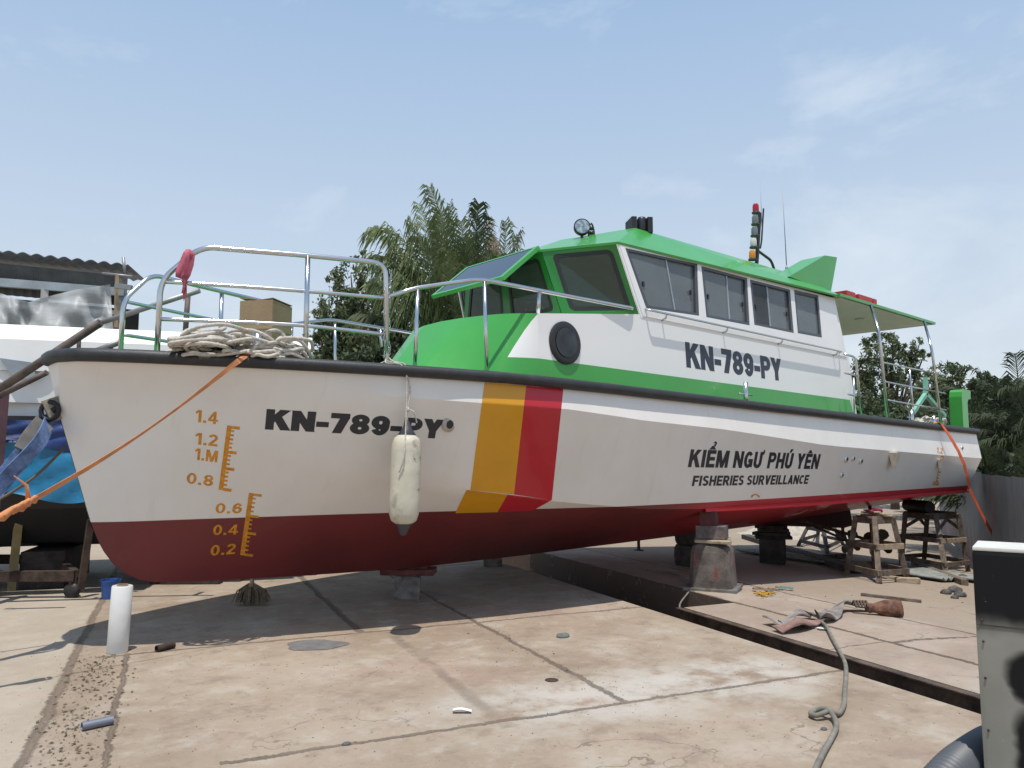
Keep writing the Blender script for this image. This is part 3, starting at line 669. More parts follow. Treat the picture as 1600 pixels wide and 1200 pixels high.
# cabin floor and dashboard
bm = BM(); box(bm, (9.6, CL, 2.62), (5.6, 3.0, .04)); obj('cabin_floor', bm, mat('cabin_floor_grey', (.22, .22, .21), .8), boat)
bm = BM(); box(bm, (7.75, CL, 3.05), (.5, 2.7, .8), None, .03); obj('helm_console', bm, mat('console_grey', (.12, .12, .12), .6), boat)
def side_window(q, kind):
    cen = sum(q, Vector()) / 4; n = Vector((0, -1, .115)).normalized()
    tow = lambda k, d=0: [p + (cen - p).normalized() * k * 1.25 + n * d for p in q]
    t_ = .055
    bm = BM(); o1, i1 = tow(-.005, .012), tow(t_, .012); o0, i0 = tow(-.005, -.03), tow(t_, -.03)
    ring_quad(bm, o1, i1); ring_quad(bm, i1, i0); ring_quad(bm, o0, o1); bmesh.ops.recalc_face_normals(bm, faces=bm.faces)
    f = obj('window', bm, alu, boat)
    I = tow(t_, -.012); J = tow(t_, -.024)
    if kind == 0:
        bm = BM(); face(bm, I); obj('pane', bm, win_glass, f)
    else:
        k = .56 if kind == 1 else .42
        ml, mb = I[0].lerp(I[1], k), I[3].lerp(I[2], k); m2, b2 = J[0].lerp(J[1], k), J[3].lerp(J[2], k)
        bm = BM(); face(bm, [I[0], ml, mb, I[3]]); obj('pane', bm, win_glass if kind == 1 else glass('open_pane', (.35, .36, .36), .25), f)
        bm = BM(); face(bm, [m2, J[1], J[2], b2]); obj('pane', bm, win_glass, f)
        bm = BM(); bar(bm, ml + n * .004, mb + n * .004, .028, .014, n); obj('sliding_stile', bm, mat('pale_stile', (.36, .40, .42), .4, .4), f)
        for a, b_, ff in ((I[0], I[3], .09), (I[1], I[2], .93 if 0 else .09)):
            c = a.lerp(b_, .58) + (I[1] - I[0]) * (.06 if a is I[0] else -.06) + n * .008
            bm = BM(); box(bm, c, (.035, .02, .06), None, .005); obj('latch', bm, blackp, f)
for q, k in zip(WIN, (1, 1, 2, 0)): side_window(q, k)
for q, k in zip(WIN, (1, 1, 2, 0)):
    bm = BM(); Q = [mir(p) for p in q]; cen = sum(Q, Vector()) / 4; n = Vector((0, 1, .115)).normalized()
    I = [p + (cen - p).normalized() * .06 for p in Q]; ring_quad(bm, [p + n * .02 for p in Q], [p + n * .02 for p in I]); f = obj('window', bm, alu, boat)
    bm = BM(); face(bm, I); obj('pane', bm, win_glass, f)
# ---- front facets with rubber-set panes
Qt, Qb = V(pZ(846, 391, 4.17)), V(pZ(880, 489, 3.36)); Nt = Vector((Qt.x - .0, CL, Qt.z)); Nb = Vector((Qb.x, CL, Qb.z))
Qb.z = 3.30
def bil(q, a, b): return (q[0] * (1 - a) + q[1] * a) * (1 - b) + (q[3] * (1 - a) + q[2] * a) * b
def rrect(a0, a1, b0, b1, r, n=5):
    pts = []
    for ca, cb_, s in ((a1 - r[0], b0 + r[1], -90), (a1 - r[0], b1 - r[1], 0), (a0 + r[0], b1 - r[1], 90), (a0 + r[0], b0 + r[1], 180)):
        for k in range(n + 1): th = R(s + 90 * k / n); pts.append((ca + math.cos(th) * r[0], cb_ + math.sin(th) * r[1]))
    return pts
def facet(q, a0, a1, b0, b1, m=green_front_shaded, gl=front_glass):
    nrm = (q[1] - q[0]).cross(q[3] - q[0]).normalized()
    if nrm.x > 0: nrm = -nrm
    ar = (q[1] - q[0]).length; br = (q[3] - q[0]).length; r = (.07 / ar, .07 / br); k = (.05 / ar, .05 / br)
    out = rrect(a0, a1, b0, b1, r); inn = rrect(a0 + k[0], a1 - k[0], b0 + k[1], b1 - k[1], (r[0] * .6, r[1] * .6))
    O = [bil(q, *p) for p in out]; I = [bil(q, *p) for p in inn]
    bm = BM(); E = [bil(q, *p) for p in ((1, 0), (1, 1), (0, 1), (0, 0))]
    vs = [bm.verts.new(p) for p in O]; ev = [bm.verts.new(p) for p in E]; n = len(vs) // 4
    for c in range(4):
        for j in range(n - 1): bm.faces.new((vs[c * n + j], vs[c * n + j + 1], ev[c]))
        bm.faces.new((vs[c * n + n - 1], vs[(c * n + n) % len(vs)], ev[(c + 1) % 4], ev[c]))
    bmesh.ops.recalc_face_normals(bm, faces=bm.faces)
    p = obj('front_panel', bm, m, boat); md = p.modifiers.new('t', 'SOLIDIFY'); md.thickness = .03; md.offset = 0
    bm = BM(); O2 = [v + nrm * .018 for v in O]; I2 = [v + nrm * .018 for v in I]; ring_quad(bm, O2, I2); ring_quad(bm, I2, I); ring_quad(bm, O, O2)
    bmesh.ops.recalc_face_normals(bm, faces=bm.faces); f = obj('front_window', bm, mat('window_gasket', (.012, .016, .014), .5), boat)
    bm = BM(); face(bm, [v + nrm * .006 for v in I]); obj('pane', bm, gl, f)
P1bb = Vector((P1b.x, P1b.y, 3.30))
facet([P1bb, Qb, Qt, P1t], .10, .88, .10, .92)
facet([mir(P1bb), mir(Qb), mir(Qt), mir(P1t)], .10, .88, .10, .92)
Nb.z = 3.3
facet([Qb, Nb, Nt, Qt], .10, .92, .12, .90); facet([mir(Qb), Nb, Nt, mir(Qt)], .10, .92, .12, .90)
for s in (lambda p: p, mir):
    bm = BM(); prism(bm, [s(P1b + Vector((-.03, -.012, -.06))), s(P1t + Vector((-.03, -.012, 0))), s(P1t + Vector((.055, -.014, 0))), s(P1b + Vector((.055, -.014, -.06)))], (0, .02, 0))
    obj('corner_post', bm, white_paint, boat)
# ---- roof, visor, canopy, fins
Tp = V(pZ(992, 356, 4.65)); Mp = V(pZ(872, 376, 4.66)); Mp.y = CL; Sr = Vector((11.75, 6.28, 4.66)); Er = Vector((12.6, 5.80, 4.32))
rt_ = lambda p, dz=.0, dy=-.03: Vector((p.x, p.y + dy, p.z + dz))
lo = [rt_(P1t), rt_(Qt, 0, -.0) + Vector((-.04, 0, 0))]; P1r = rt_(P1t) + Vector((-.03, 0, 0))
bm = BM(); NtR = Nt + Vector((-.04, 0, 0)); RtR = Vector((12.5, 5.77, 4.30))
fl = []
def bothr(pts): face(bm, pts); face(bm, [mir(p) for p in pts], True)
bothr([P1r, RtR, Vector((12.45, 6.25, 4.40)), Sr, Tp]); bothr([P1r, Tp, Mp, lo[1]]); bothr([lo[1], Mp, NtR])
bothr([Tp, Sr, Vector((Sr.x, CL, Sr.z + .05)), Mp]); bothr([Sr, Vector((12.45, 6.25, 4.40)), Vector((12.45, CL, 4.45)), Vector((Sr.x, CL, Sr.z + .05))])
bmesh.ops.remove_doubles(bm, verts=bm.verts, dist=.001); bmesh.ops.recalc_face_normals(bm, faces=bm.faces)
o = obj('roof', bm, green_paint, boat); md = o.modifiers.new('t', 'SOLIDIFY'); md.thickness = .03; md.offset = -1
# ceiling
bm = BM(); ce = [P1t, Rt, mir(Rt), mir(P1t), mir(Qt), Qt]; face(bm, [p + Vector((0, 0, .012 if p in (Qt,) else .0)) for p in ce]); obj('cabin_ceiling', bm, mat('ceiling_lining', (.5, .5, .47), .7), boat)
bm = BM()
VL = V(pY(785, 432, Qt.y)); VT = Qt + Vector((-.05, 0, .05))
for s in (lambda p: p,):
    a, b, c, d = VT, mir(VT), mir(VL), VL
    nv = (b - a).cross(d - a).normalized()
    if nv.x > 0: nv = -nv
    ring_quad(bm, [a, b, c, d], [a.lerp(c, .05) , b.lerp(d, .05), c.lerp(a, .05), d.lerp(b, .05)])
    ring_quad(bm, [p - nv * .05 for p in (a, b, c, d)], [a, b, c, d]); face(bm, [p - nv * .05 for p in (d, c, b, a)])
bmesh.ops.recalc_face_normals(bm, faces=bm.faces); o = obj('sun_visor', bm, green_paint, boat)
bm = BM(); face(bm, [a.lerp(c, .05) - nv * .004, b.lerp(d, .05) - nv * .004, c.lerp(a, .05) - nv * .004, d.lerp(b, .05) - nv * .004]); obj('visor_glass', bm, glass_roof, o)
# aft canopy
cn = V(pZ(1462, 507, 4.28))
bm = BM(); cy = cn.y; poly = [(12.35, 5.74, 4.28), (cn.x, cy, 4.28), (cn.x, 2 * CL - cy, 4.28), (12.35, 2 * CL - 5.74, 4.28)]
prism(bm, poly, (0, 0, .045)); o = obj('canopy', bm, green_paint, boat)
bm = BM(); face(bm, [(12.45, 5.79, 4.274), (cn.x - .06, cy + .05, 4.274), (cn.x - .06, 2 * CL - cy - .05, 4.274), (12.45, 2 * CL - 5.79, 4.274)]); obj('canopy_lining', bm, mat('canopy_pale_green', (.70, .68, .64), .6, var=.05), o)
bm = BM(); lathe(bm, pZ(1343, 500, 4.25), [(.09, 0), (.09, .022)], 16); obj('canopy_light', bm, mat('lamp_lens', (.5, .52, .45), .3), o)
fa, fb, fc, fd = (V(pY(x, y, 5.98)) for x, y in ((1233, 432), (1289, 399), (1308, 402), (1298, 452)))
fd.z = min(fd.z, 4.4)
for s in (lambda p: p, mir):
    bm = BM(); pl = [s(p) for p in (fa, fb, fc, fd)]; prism(bm, pl, (0, .42 * (1 if s is not mir else -1), 0)); obj('roof_fin', bm, green_paint, boat)

# ---- roof fittings
def P(x, y, Yv): return V(pY(x, y, Yv))
# horn pair and speaker box on the roof corner
hc = Tp + Vector((.22, .08, -.02)); spk = rotz(R(-35))
bm = BM()
for sx, w_ in ((-.11, 1), (.11, 1)):
    c = hc + spk @ Vector((sx, 0, .105)); p4 = [spk @ Vector((a * .048 * (1.6 if b > 0 else .7), b * .09, d * .085 * (1.25 if b < 0 else .8))) for a, b, d in ((-1, -1, -1), (1, -1, -1), (1, -1, 1), (-1, -1, 1), (-1, 1, -1), (1, 1, -1), (1, 1, 1), (-1, 1, 1))]
    vs = [bm.verts.new(c + q) for q in p4]
    for f in ((0, 1, 2, 3), (7, 6, 5, 4), (0, 4, 5, 1), (1, 5, 6, 2), (2, 6, 7, 3), (3, 7, 4, 0)): bm.faces.new([vs[i] for i in f])
lathe(bm, hc + Vector((0, -.02, .02)), [(.06, 0), (.065, .03), (.065, .17), (.05, .20), (.03, .205)], 14)
bmesh.ops.recalc_face_normals(bm, faces=bm.faces); obj('loudspeaker', bm, blackp, boat)
# searchlight
sc_ = P(909, 356, 7.0); sd = Vector((-.62, -.75, .1)).normalized()
bm = BM(); lathe(bm, sc_ - sd * .10, [(.03, 0), (.085, .03), (.11, .08), (.115, .15), (.105, .16), (.1, .15)], 22, sd)
tube(bm, [sc_ + Vector((0, 0, -.1)), sc_ + Vector((.0, 0, -.22))], .02, 8)
o = obj('searchlight', bm, blackp, boat, smooth=40)
bm = BM(); lathe(bm, sc_ - sd * .10 + sd * .151, [(.10, 0), (.10, .004)], 22, sd); obj('searchlight_lens', bm, mat('silver_reflector', (.55, .6, .6), .15, .7, var=.5, vscale=20), o)
bm = BM(); a = sc_ + Vector((.17, -.02, -.13)); tube(bm, smooth_path([a + Vector((-.06, 0, -.04)), a + Vector((-.05, 0, .14)), a + Vector((.0, 0, .22)), a + Vector((.05, 0, .14)), a + Vector((.07, 0, -.06))], 6), .012, 6)
for k in range(3): lathe(bm, a + Vector((0, 0, .0 + .065 * k)), [(.03, 0), (.035, .02), (.03, .045)], 10)
obj('horn_bracket', bm, blackp, boat)
# mast with stacked lamps
YM = 6.5
mb_, mt_ = P(1181, 414, YM), P(1187, 333, YM)
bm = BM(); tube(bm, [mb_ - Vector((0, 0, .12)), mt_], .032, 10); tube(bm, fillet([P(1183, 391, YM), P(1205, 407, YM), P(1210, 422, YM)], .12), .022, 8)
tube(bm, [P(1188, 388, YM), P(1190, 376, YM), P(1193, 326, YM)], .014, 8)
mast = obj('signal_mast', bm, blackp, boat, smooth=40)
for (x, y), cm in (((1182.5, 331), ('red_lens', (.45, .012, .03))), ((1181.5, 349), ('grey_lens', (.17, .19, .20))), ((1180.5, 367), ('grey_lens', (.17, .19, .20))), ((1179, 385), ('clear_lens', (.62, .63, .60))), ((1177, 404), ('amber_lens', (.72, .27, .012)))):
    b = P(x - 1.5, y + 1, YM - .06); bm = BM(); lathe(bm, b - Vector((0, 0, .02)), [(.062, 0), (.066, .025), (.045, .03)], 14); bar(bm, b, b + Vector((.10, .05, 0)), .03, .02)
    l = obj('lamp_bracket', bm, mat('lamp_base', (.06, .065, .06), .5), mast)
    bm = BM(); h = .13; lathe(bm, b + Vector((0, 0, .012)), [(.048, 0), (.052, .03), (.050, h - .03), (.035, h), (.01, h + .006)], 16); obj('lamp_lens', bm, mat(*cm, .18, var=.12), l, smooth=40)
bm = BM(); tube(bm, [P(1191, 374, YM), P(1188, 282, YM)], [.008, .003], 6); obj('whip_antenna', bm, mat('antenna_grey', (.35, .36, .38), .5), mast)
bm = BM(); tube(bm, [P(1229, 416, 6.55), P(1222.5, 294, 6.55)], [.010, .005], 6); lathe(bm, P(1229, 418, 6.55) - Vector((0, 0, .06)), [(.02, 0), (.025, .05), (.012, .10)], 10)
obj('whip_antenna', bm, mat('antenna_grey', (.35, .36, .38), .5), boat)

# ---- rails
def rail_on(x, y, ins=.13): return V(on_half(x, y, gb, ins))
def deckpt(p): return Vector((p.x, p.y, gzz(p.x) + .03))
for s in (lambda p: p, mir):
    bm = BM(); q = [rail_on(*p) for p in ((245, 556), (251, 438), (305, 393), (326, 386.5), (478, 399), (596, 411), (607, 424), (604.5, 566))]
    tube(bm, [s(p) for p in fillet([q[0], q[1], q[2], q[3], q[4], q[5] + (q[5] - q[4]) * .06, q[7]], .13, 6)], .024, 10)
    m1, m2 = rail_on(481, 400), rail_on(477, 562); tube(bm, [s(m1), s(m2)], .023, 10)
    tube(bm, [s(p) for p in smooth_path([rail_on(254, 440), rail_on(370, 447), rail_on(478, 455), rail_on(605, 466)], 4)], .018, 8)
    tube(bm, [s(p) for p in smooth_path([rail_on(249, 498.5), rail_on(370, 503), rail_on(478, 509), rail_on(605, 523)], 4)], .018, 8)
    for p in (q[0], m2, q[7]): lathe(bm, s(Vector((p.x, p.y, gzz(p.x) + .03))), [(.05, 0), (.05, .012), (.025, .014)], 12)
    obj('bow_rail', bm, steel, boat)
    bm = BM(); top_ = rail_on(602, 424); bot_ = rail_on(600, 562)      # hanging chain beside the post
    for off in (0, .05):
        for k in range(26):
            f = k / 26; c = top_.lerp(bot_, f) + Vector((off + .012 * math.sin(k * .9), -.01 + .02 * math.sin(f * 3.1) * (off > 0), 0)); a = k * math.pi / 2
            d1 = Vector((math.cos(a), math.sin(a), 0)); ring = [s(c + d1 * (.010 * math.cos(th)) + Vector((0, 0, .021 * math.sin(th)))) for th in np.linspace(0, 2 * math.pi, 9)[:-1]]
            tube(bm, ring, .0035, 5, closed=True)
    obj('rail_chain', bm, steel, boat)
    bm = BM(); r0 = rail_on(608, 463); r1 = rail_on(650, 450); r2 = rail_on(738, 437.5); r3 = rail_on(757, 437.5); r4 = plow(983, 482.5) + Vector((0, -.05, 0)); r5 = P(986, 484, 5.9)
    tube(bm, [s(p) for p in fillet([r0, r1, r2, r3, r4, r5], .08, 5)], .022, 10)
    for a, b in (((653, 450), (648, 573)), ((757, 440), (761, 579))):
        A, B = rail_on(*a), rail_on(*b); B.z = gzz(B.x) + .03; tube(bm, [s(A), s(B)], .02, 10); lathe(bm, s(B), [(.055, 0), (.055, .014), (.03, .016)], 12)
    A = r3.lerp(r4, (846 - 757) / (983 - 757) * .86); tube(bm, [s(A), s(Vector((A.x, A.y + .03, ta.z)))], .02, 10)
    obj('side_rail', bm, steel, boat)
    # grab rail under the windows
    bm = BM(); g0, g1 = plow(1010, 487), plow(1308, 550.5); o2 = Vector((0, -.085, 0))
    tube(bm, [s(p) for p in fillet([g0 + Vector((-.03, .0, .03)), g0 + o2, g1 + o2, g1 + Vector((.05, 0, -.0))], .05)], .014, 8)
    gr_ = obj('grab_rail', bm, steel, boat)
    for f in (.06, .33, .62, .97):
        bm = BM(); c = g0.lerp(g1, f); tube(bm, [s(c + o2), s(c + Vector((0, -.06, -.05))), s(c + Vector((0, 0, -.07)))], .012, 6); obj('rail_bracket', bm, steel, gr_)
    # canopy stanchions and stern rails
    Yr = 5.47
    for a in (((1360, 474), (1374, 520), (1386, 652)), ((1444, 504), (1456, 545), (1471, 666))):
        bm = BM(); pts = [P(*p, Yr + (.28 if k == 0 else 0)) for k, p in enumerate(a)]; pts[0].z = 4.28; tube(bm, [s(p) for p in fillet(pts, .22, 6)], .026, 10); obj('stanchion', bm, steel, boat)
    bm = BM()
    for a, b in (((1378, 566), (1477, 587)), ((1381, 596), (1477, 615)), ((1386, 625), (1478, 641))): tube(bm, [s(P(*a, Yr)), s(P(*b, Yr))], .016, 8)
    tube(bm, [s(P(1421, 576, Yr)), s(P(1428, 656, Yr))], .019, 8)
    tube(bm, [s(p) for p in fillet([P(1318, 553, Yr + .1), P(1337, 558, Yr), P(1346, 650, Yr)], .08)], .019, 8)
    tube(bm, [s(P(1320, 583, Yr)), s(P(1342, 588, Yr))], .015, 8); tube(bm, [s(P(1325, 616, Yr)), s(P(1344, 620, Yr))], .015, 8); tube(bm, [s(P(1334, 590, Yr + .2)), s(P(1335, 650, Yr + .2))], .015, 8)
    obj('stern_rail', bm, steel, boat)
    # gooseneck ventilator at the stern
    bm = BM(); Yv = 5.62; v0, v1 = P(1505.5, 668, Yv), P(1514, 668, Yv); wx = v1.x - v0.x; zt = P(1500, 607, Yv).z
    sec = [(0, 2.1), (0, zt - .16), (.03, zt - .06), (.10, zt - .01), (.2, zt), (wx + .22, zt - .01), (wx + .2, zt - .19), (wx + .06, zt - .20), (wx, zt - .27), (wx, 2.1)]
    prism(bm, [s(Vector((v0.x + a, Yv, z))) for a, z in sec], (0, .24 if s is not mir else -.24, 0)); obj('vent_duct', bm, green_paint, boat)
# light green tow frame on the aft deck
bm = BM(); 
def PT(x, y): return P(x, y, 7.4)
bar(bm, PT(1446, 590), PT(1446, 618), .09, .09); bar(bm, PT(1446, 616), PT(1424, 648), .09, .09); bar(bm, PT(1446, 616), PT(1476, 650), .09, .09); bar(bm, PT(1424, 646), (PT(1424, 646).x, 7.4, 2.2), .08, .08); bar(bm, PT(1474, 648), (PT(1474, 648).x, 7.4, 2.2), .08, .08)
obj('tow_frame', bm, mat('pale_green_paint', (.22, .50, .36), .5), boat)
# bollards and cleats
def bollard(x0, y0, y1, r=.045, ins=.16):
    a, b = rail_on(x0, y0, ins), rail_on(x0, y1, ins); bm = BM(); tube(bm, [(a.x, a.y, gzz(a.x)), b], r, 14)
    m = Vector((a.x, a.y, gzz(a.x) * .45 + b.z * .55)); tube(bm, [m + Vector((-.16, 0, 0)), m + Vector((.16, 0, 0))], .012, 8); obj('bollard', bm, steel, boat); return Vector((a.x, a.y, (a.z + b.z) / 2))
bollard(402.5, 556, 517); bollard(1165, 622, 597, .03); bollard(1424, 660, 640, .04); bollard(1459, 664, 649, .03)
for x, y in ((1148, 619), (1320, 640), (811, 586)):
    p = rail_on(x, y, .16); p.z = gzz(p.x) + .03; bm = BM(); tube(bm, fillet([p + Vector((-.05, 0, 0)), p + Vector((-.05, 0, .06)), p + Vector((.05, 0, .06)), p + Vector((.05, 0, 0))], .03), .010, 8); obj('pad_eye', bm, steel, boat)

# ------------------------------------------------------------------ leaves, palms, trees
def leaf_mat(name, a, b, c=None):
    m = bpy.data.materials.new(name); m.use_nodes = True; t, p = nodes(m)
    g = N(t, 'ShaderNodeNewGeometry'); n1 = noise(t, g.outputs['Position'], .9, 4); n2 = noise(t, g.outputs['Position'], 7, 3)
    col = mixc(t, step(t, n1, .35, .65), a, b); col = mixc(t, mth(t, 'MULTIPLY', step(t, n2, .5, .7), .6), col, c or tuple(min(1, q * 1.8) for q in b))
    t.links.new(col, p.inputs['Base Color']); p.inputs['Roughness'].default_value = .6; p.inputs['Specular IOR Level'].default_value = .3
    tr = N(t, 'ShaderNodeBsdfTranslucent'); t.links.new(col, tr.inputs[0]); mxs = N(t, 'ShaderNodeMixShader'); mxs.inputs[0].default_value = .25
    o = t.nodes['Material Output']; t.links.new(p.outputs[0], mxs.inputs[1]); t.links.new(tr.outputs[0], mxs.inputs[2]); t.links.new(mxs.outputs[0], o.inputs[0])
    return m
lf_mid = leaf_mat('leaf_mid', (.085, .112, .055), (.15, .18, .09)); lf_dark = leaf_mat('leaf_dark', (.050, .070, .034), (.088, .115, .058))
lf_palm = leaf_mat('palm_leaf', (.11, .15, .055), (.21, .25, .11)); lf_palm_dark = leaf_mat('palm_leaf_dark', (.06, .085, .035), (.12, .145, .07), (.14, .15, .10)); lf_grove = leaf_mat('grove_leaf', (.038, .054, .026), (.068, .090, .044), (.10, .11, .08)); lf_dry = leaf_mat('palm_leaf_dry', (.13, .10, .065), (.21, .165, .11))
bark = mat('bark', (.12, .095, .075), .9, var=.4, vscale=8, bump=.5)
def raw(name, verts, faces, m, parent):
    me = bpy.data.meshes.new(name); org = np.array(LOC[parent.name]); me.from_pydata((np.asarray(verts) - org).tolist(), [], faces); me.materials.append(m)
    o = bpy.data.objects.new(name, me); COL.objects.link(o); o.parent = parent; LOC[o.name] = Vector(org); return o
def leaves(name, lobes, n, size, m, parent, elong=1.9):
    """many small leaf blades in clumps spread through the lobes"""
    lobes = [(np.array(c, float), np.array(r if hasattr(r, '__len__') else (r, r, r), float)) for c, r in lobes]
    wts = np.array([r.prod() ** .67 for c, r in lobes]); wts /= wts.sum(); P_ = []
    for (c, r), w_ in zip(lobes, wts):
        k = max(8, int(n * w_)); nc = max(6, k // 34)
        d = rng.normal(size=(nc, 3)); d /= np.linalg.norm(d, axis=1)[:, None]; rad = rng.uniform(.45, 1.08, nc) ** .6
        cc = c + d * r * rad[:, None]; idx = rng.integers(0, nc, k)
        P_.append(cc[idx] + rng.normal(size=(k, 3)) * (r * .12) * rng.uniform(.4, 1.4, (nc, 1))[idx])
    P_ = np.concatenate(P_); k = len(P_)
    a = rng.normal(size=(k, 3)); a[:, 2] -= .5; a /= np.linalg.norm(a, axis=1)[:, None]; b = np.cross(a, rng.normal(size=(k, 3))); b /= np.linalg.norm(b, axis=1)[:, None]
    s = (size * rng.uniform(.55, 1.3, k))[:, None]
    V4 = np.stack([P_ - a * s * elong * .5, P_ + b * s * .34, P_ + a * s * elong * .5, P_ - b * s * .34], 1).reshape(-1, 3)
    return raw(name, V4, [tuple(range(4 * i, 4 * i + 4)) for i in range(k)], m, parent)
def tree(name, base, lobes, n, size, m, label, cat='tree', group=None, trunk_r=.16, trunk=True):
    base = V(base); t = thing(name, base, label, cat, group)
    if trunk:
        bm = BM(); top = sum((Vector(c) for c, r in lobes), Vector()) / len(lobes); mid = base.lerp(top, .45) + Vector((.15, .1, 0))
        tube(bm, smooth_path([base, mid, top], 5), [trunk_r * (1 - .65 * k / 10) for k in range(11)], 8)
        for c, r in lobes: tube(bm, smooth_path([mid, mid.lerp(Vector(c), .55) + Vector((0, 0, .2)), Vector(c) + Vector((0, 0, .2))], 4), [trunk_r * .45 * (1 - .8 * k / 8) for k in range(9)], 6)
        obj('trunk', bm, bark, t)
    leaves('crown' if trunk else 'foliage', lobes, n, size, m, t); return t
def frond(parent, p0, p1, p2, m, ll=.62, n=44, droop=.55, wid=.035):
    p0, p1, p2 = V(p0), V(p1), V(p2); vs, fs = [], []; pts = []
    for i in range(n + 1):
        t = i / n; pts.append(p0 * (1 - t) ** 2 + p1 * 2 * t * (1 - t) + p2 * t * t)
    for i in range(n):                                              # midrib
        t = i / n; r = .035 * (1 - t * .85); d = (pts[i + 1] - pts[i]).normalized(); s, u = frame_of(d); k = len(vs)
        for q in (pts[i], pts[i + 1]): vs += [q + s * r, q - s * r, q + u * r]
        fs += [(k, k + 1, k + 4, k + 3), (k + 1, k + 2, k + 5, k + 4), (k + 2, k, k + 3, k + 5)]
    for i in range(int(n * .14), n):
        t = i / n; d = (pts[min(i + 1, n)] - pts[i]).normalized(); s, u = frame_of(d)
        L_ = ll * (math.sin(math.pi * min(1, .18 + .82 * t) ** .8) * .75 + .3) * random.uniform(.8, 1.15)
        for sg in (-1, 1):
            a = (s * sg * .62 + d * 1.0 + u * random.uniform(-.05, .35)).normalized(); q = pts[i]; k = len(vs); w_ = wid * random.uniform(.8, 1.3)
            dr = droop * random.uniform(.5, 1.3)
            mid = q + a * L_ * .55 + Vector((0, 0, -dr * L_ * .12)); tip = q + a * L_ * .95 + Vector((0, 0, -dr * L_ * .55)); wv = d * w_
            vs += [q - wv * .5, q + wv * .5, mid + wv, mid - wv, tip]; fs += [(k, k + 1, k + 2, k + 3), (k + 3, k + 2, k + 4)]
    return raw('frond', [tuple(v) for v in vs], fs, m, parent)
# the big nipa clump behind the wheelhouse
PD_ = 18.0
palm = thing('nipa_palm', V(pD(705, 823, PD_)), 'tall nipa palm clump with arching fronds behind the wheelhouse', 'palm')
FR = [((700, 600), (668, 335), (580, 358), 0), ((712, 600), (716, 380), (672, 292), 0), ((690, 610), (645, 375), (580, 402), 0), ((708, 600), (690, 400), (654, 318), 0), ((728, 600), (742, 380), (748, 318), 1), ((738, 600), (770, 440), (738, 328), 0),
      ((745, 600), (780, 430), (812, 364), 1), ((752, 600), (770, 440), (764, 340), 2), ((700, 600), (640, 450), (585, 445), 0), ((685, 610), (635, 480), (560, 492), 1), ((720, 600), (712, 470), (700, 392), 0), ((742, 605), (800, 470), (850, 420), 1), ((755, 600), (778, 430), (770, 372), 2), ((726, 600), (735, 440), (720, 345), 0),
      ((702, 610), (670, 460), (610, 400), 1), ((732, 610), (700, 430), (690, 330), 0), ((748, 610), (800, 470), (830, 392), 2), ((690, 610), (655, 520), (600, 520), 0), ((730, 610), (760, 500), (800, 470), 0), ((715, 610), (690, 500), (665, 440), 0), ((705, 615), (690, 540), (640, 540), 0), ((740, 615), (740, 520), (755, 470), 0), ((660, 620), (640, 520), (600, 470), 0), ((768, 615), (800, 520), (850, 500), 0), ((722, 600), (724, 420), (735, 372), 0), ((698, 600), (676, 400), (640, 345), 0), ((704, 600), (668, 420), (608, 372), 0), ((716, 600), (700, 410), (676, 350), 0), ((735, 600), (752, 430), (775, 400), 0), ((690, 610), (650, 450), (612, 430), 0), ((725, 600), (718, 430), (702, 318), 0), ((710, 610), (676, 470), (640, 420), 0)]
FR += [((700 + 7 * q, 610), (640 + 22 * q, 440 - 14 * (q % 3)), (600 + 27 * q, 420 - 25 * (q % 4)), 0) for q in range(9)]
for a, b, c, k in FR:
    D = PD_ + random.uniform(-.9, .9)
    frond(palm, pD(a[0], 640, D), pD(*b, D), pD(*c, D + random.uniform(-.8, .8)), (lf_palm, lf_palm_dark, lf_dry)[k], ll=1.25 if k < 2 else .8, n=92, droop=1.9, wid=.021)
bm = BM()
for k in range(7): q = V(pD(690 + 12 * k, 823, PD_ + random.uniform(-.4, .4))); tube(bm, [q, V(pD(695 + 8 * k, 630, PD_))], [.12, .06], 7)
obj('palm_base', bm, bark, palm)
def clump(x, y, D, n, h, m, label, group=None, spread=1.5, ll=.7, name='nipa_palm', dry=.12):
    b = G_at(x, D); t = thing(name, b, label, 'palm', group)
    for k in range(n):
        az = random.uniform(0, 2 * math.pi); hh = h * random.uniform(.6, 1.05); r = spread * random.uniform(.4, 1.1)
        d = Vector((math.cos(az), math.sin(az), 0)); p0 = b + d * .25; p1 = b + d * r * .35 + Vector((0, 0, hh * 1.05)); p2 = b + d * r + Vector((0, 0, hh * random.uniform(.7, 1.0)))
        frond(t, p0, p1, p2, m if random.random() > dry else lf_dry, ll, 52, 1.1, .024)
    bm = BM()
    for k in range(5):
        q = b + Vector((random.uniform(-.3, .3), random.uniform(-.3, .3), 0)); tube(bm, [q, q + Vector((random.uniform(-.2, .2), random.uniform(-.2, .2), h * .3))], [.10, .05], 6)
    obj('palm_base', bm, bark, t)
def G_at(x, D):
    p = pD(x, 715, D); return Vector((p[0], p[1], gz(p[0], p[1])))
def lob(l, D): return [(V(pD(x, y, D + dd)), r * D / 1200) for x, y, r, dd in l]
tree('scrub_tree', G_at(560, 21), lob([(548, 440, 34, 0), (575, 470, 36, .5), (530, 480, 34, -.4), (560, 510, 42, 0), (600, 450, 28, .6), (585, 520, 36, 0), (566, 408, 16, 0)], 21), 6500, .085, lf_mid, 'wispy grey green tree left of the tall nipa palm')
tree('scrub_tree', G_at(525, 19), lob([(515, 500, 26, 0), (530, 535, 36, .4), (500, 545, 28, -.4), (560, 560, 40, 0)], 19), 9000, .08, lf_mid, 'low bright green bush tree behind the covered white boat', group=None)
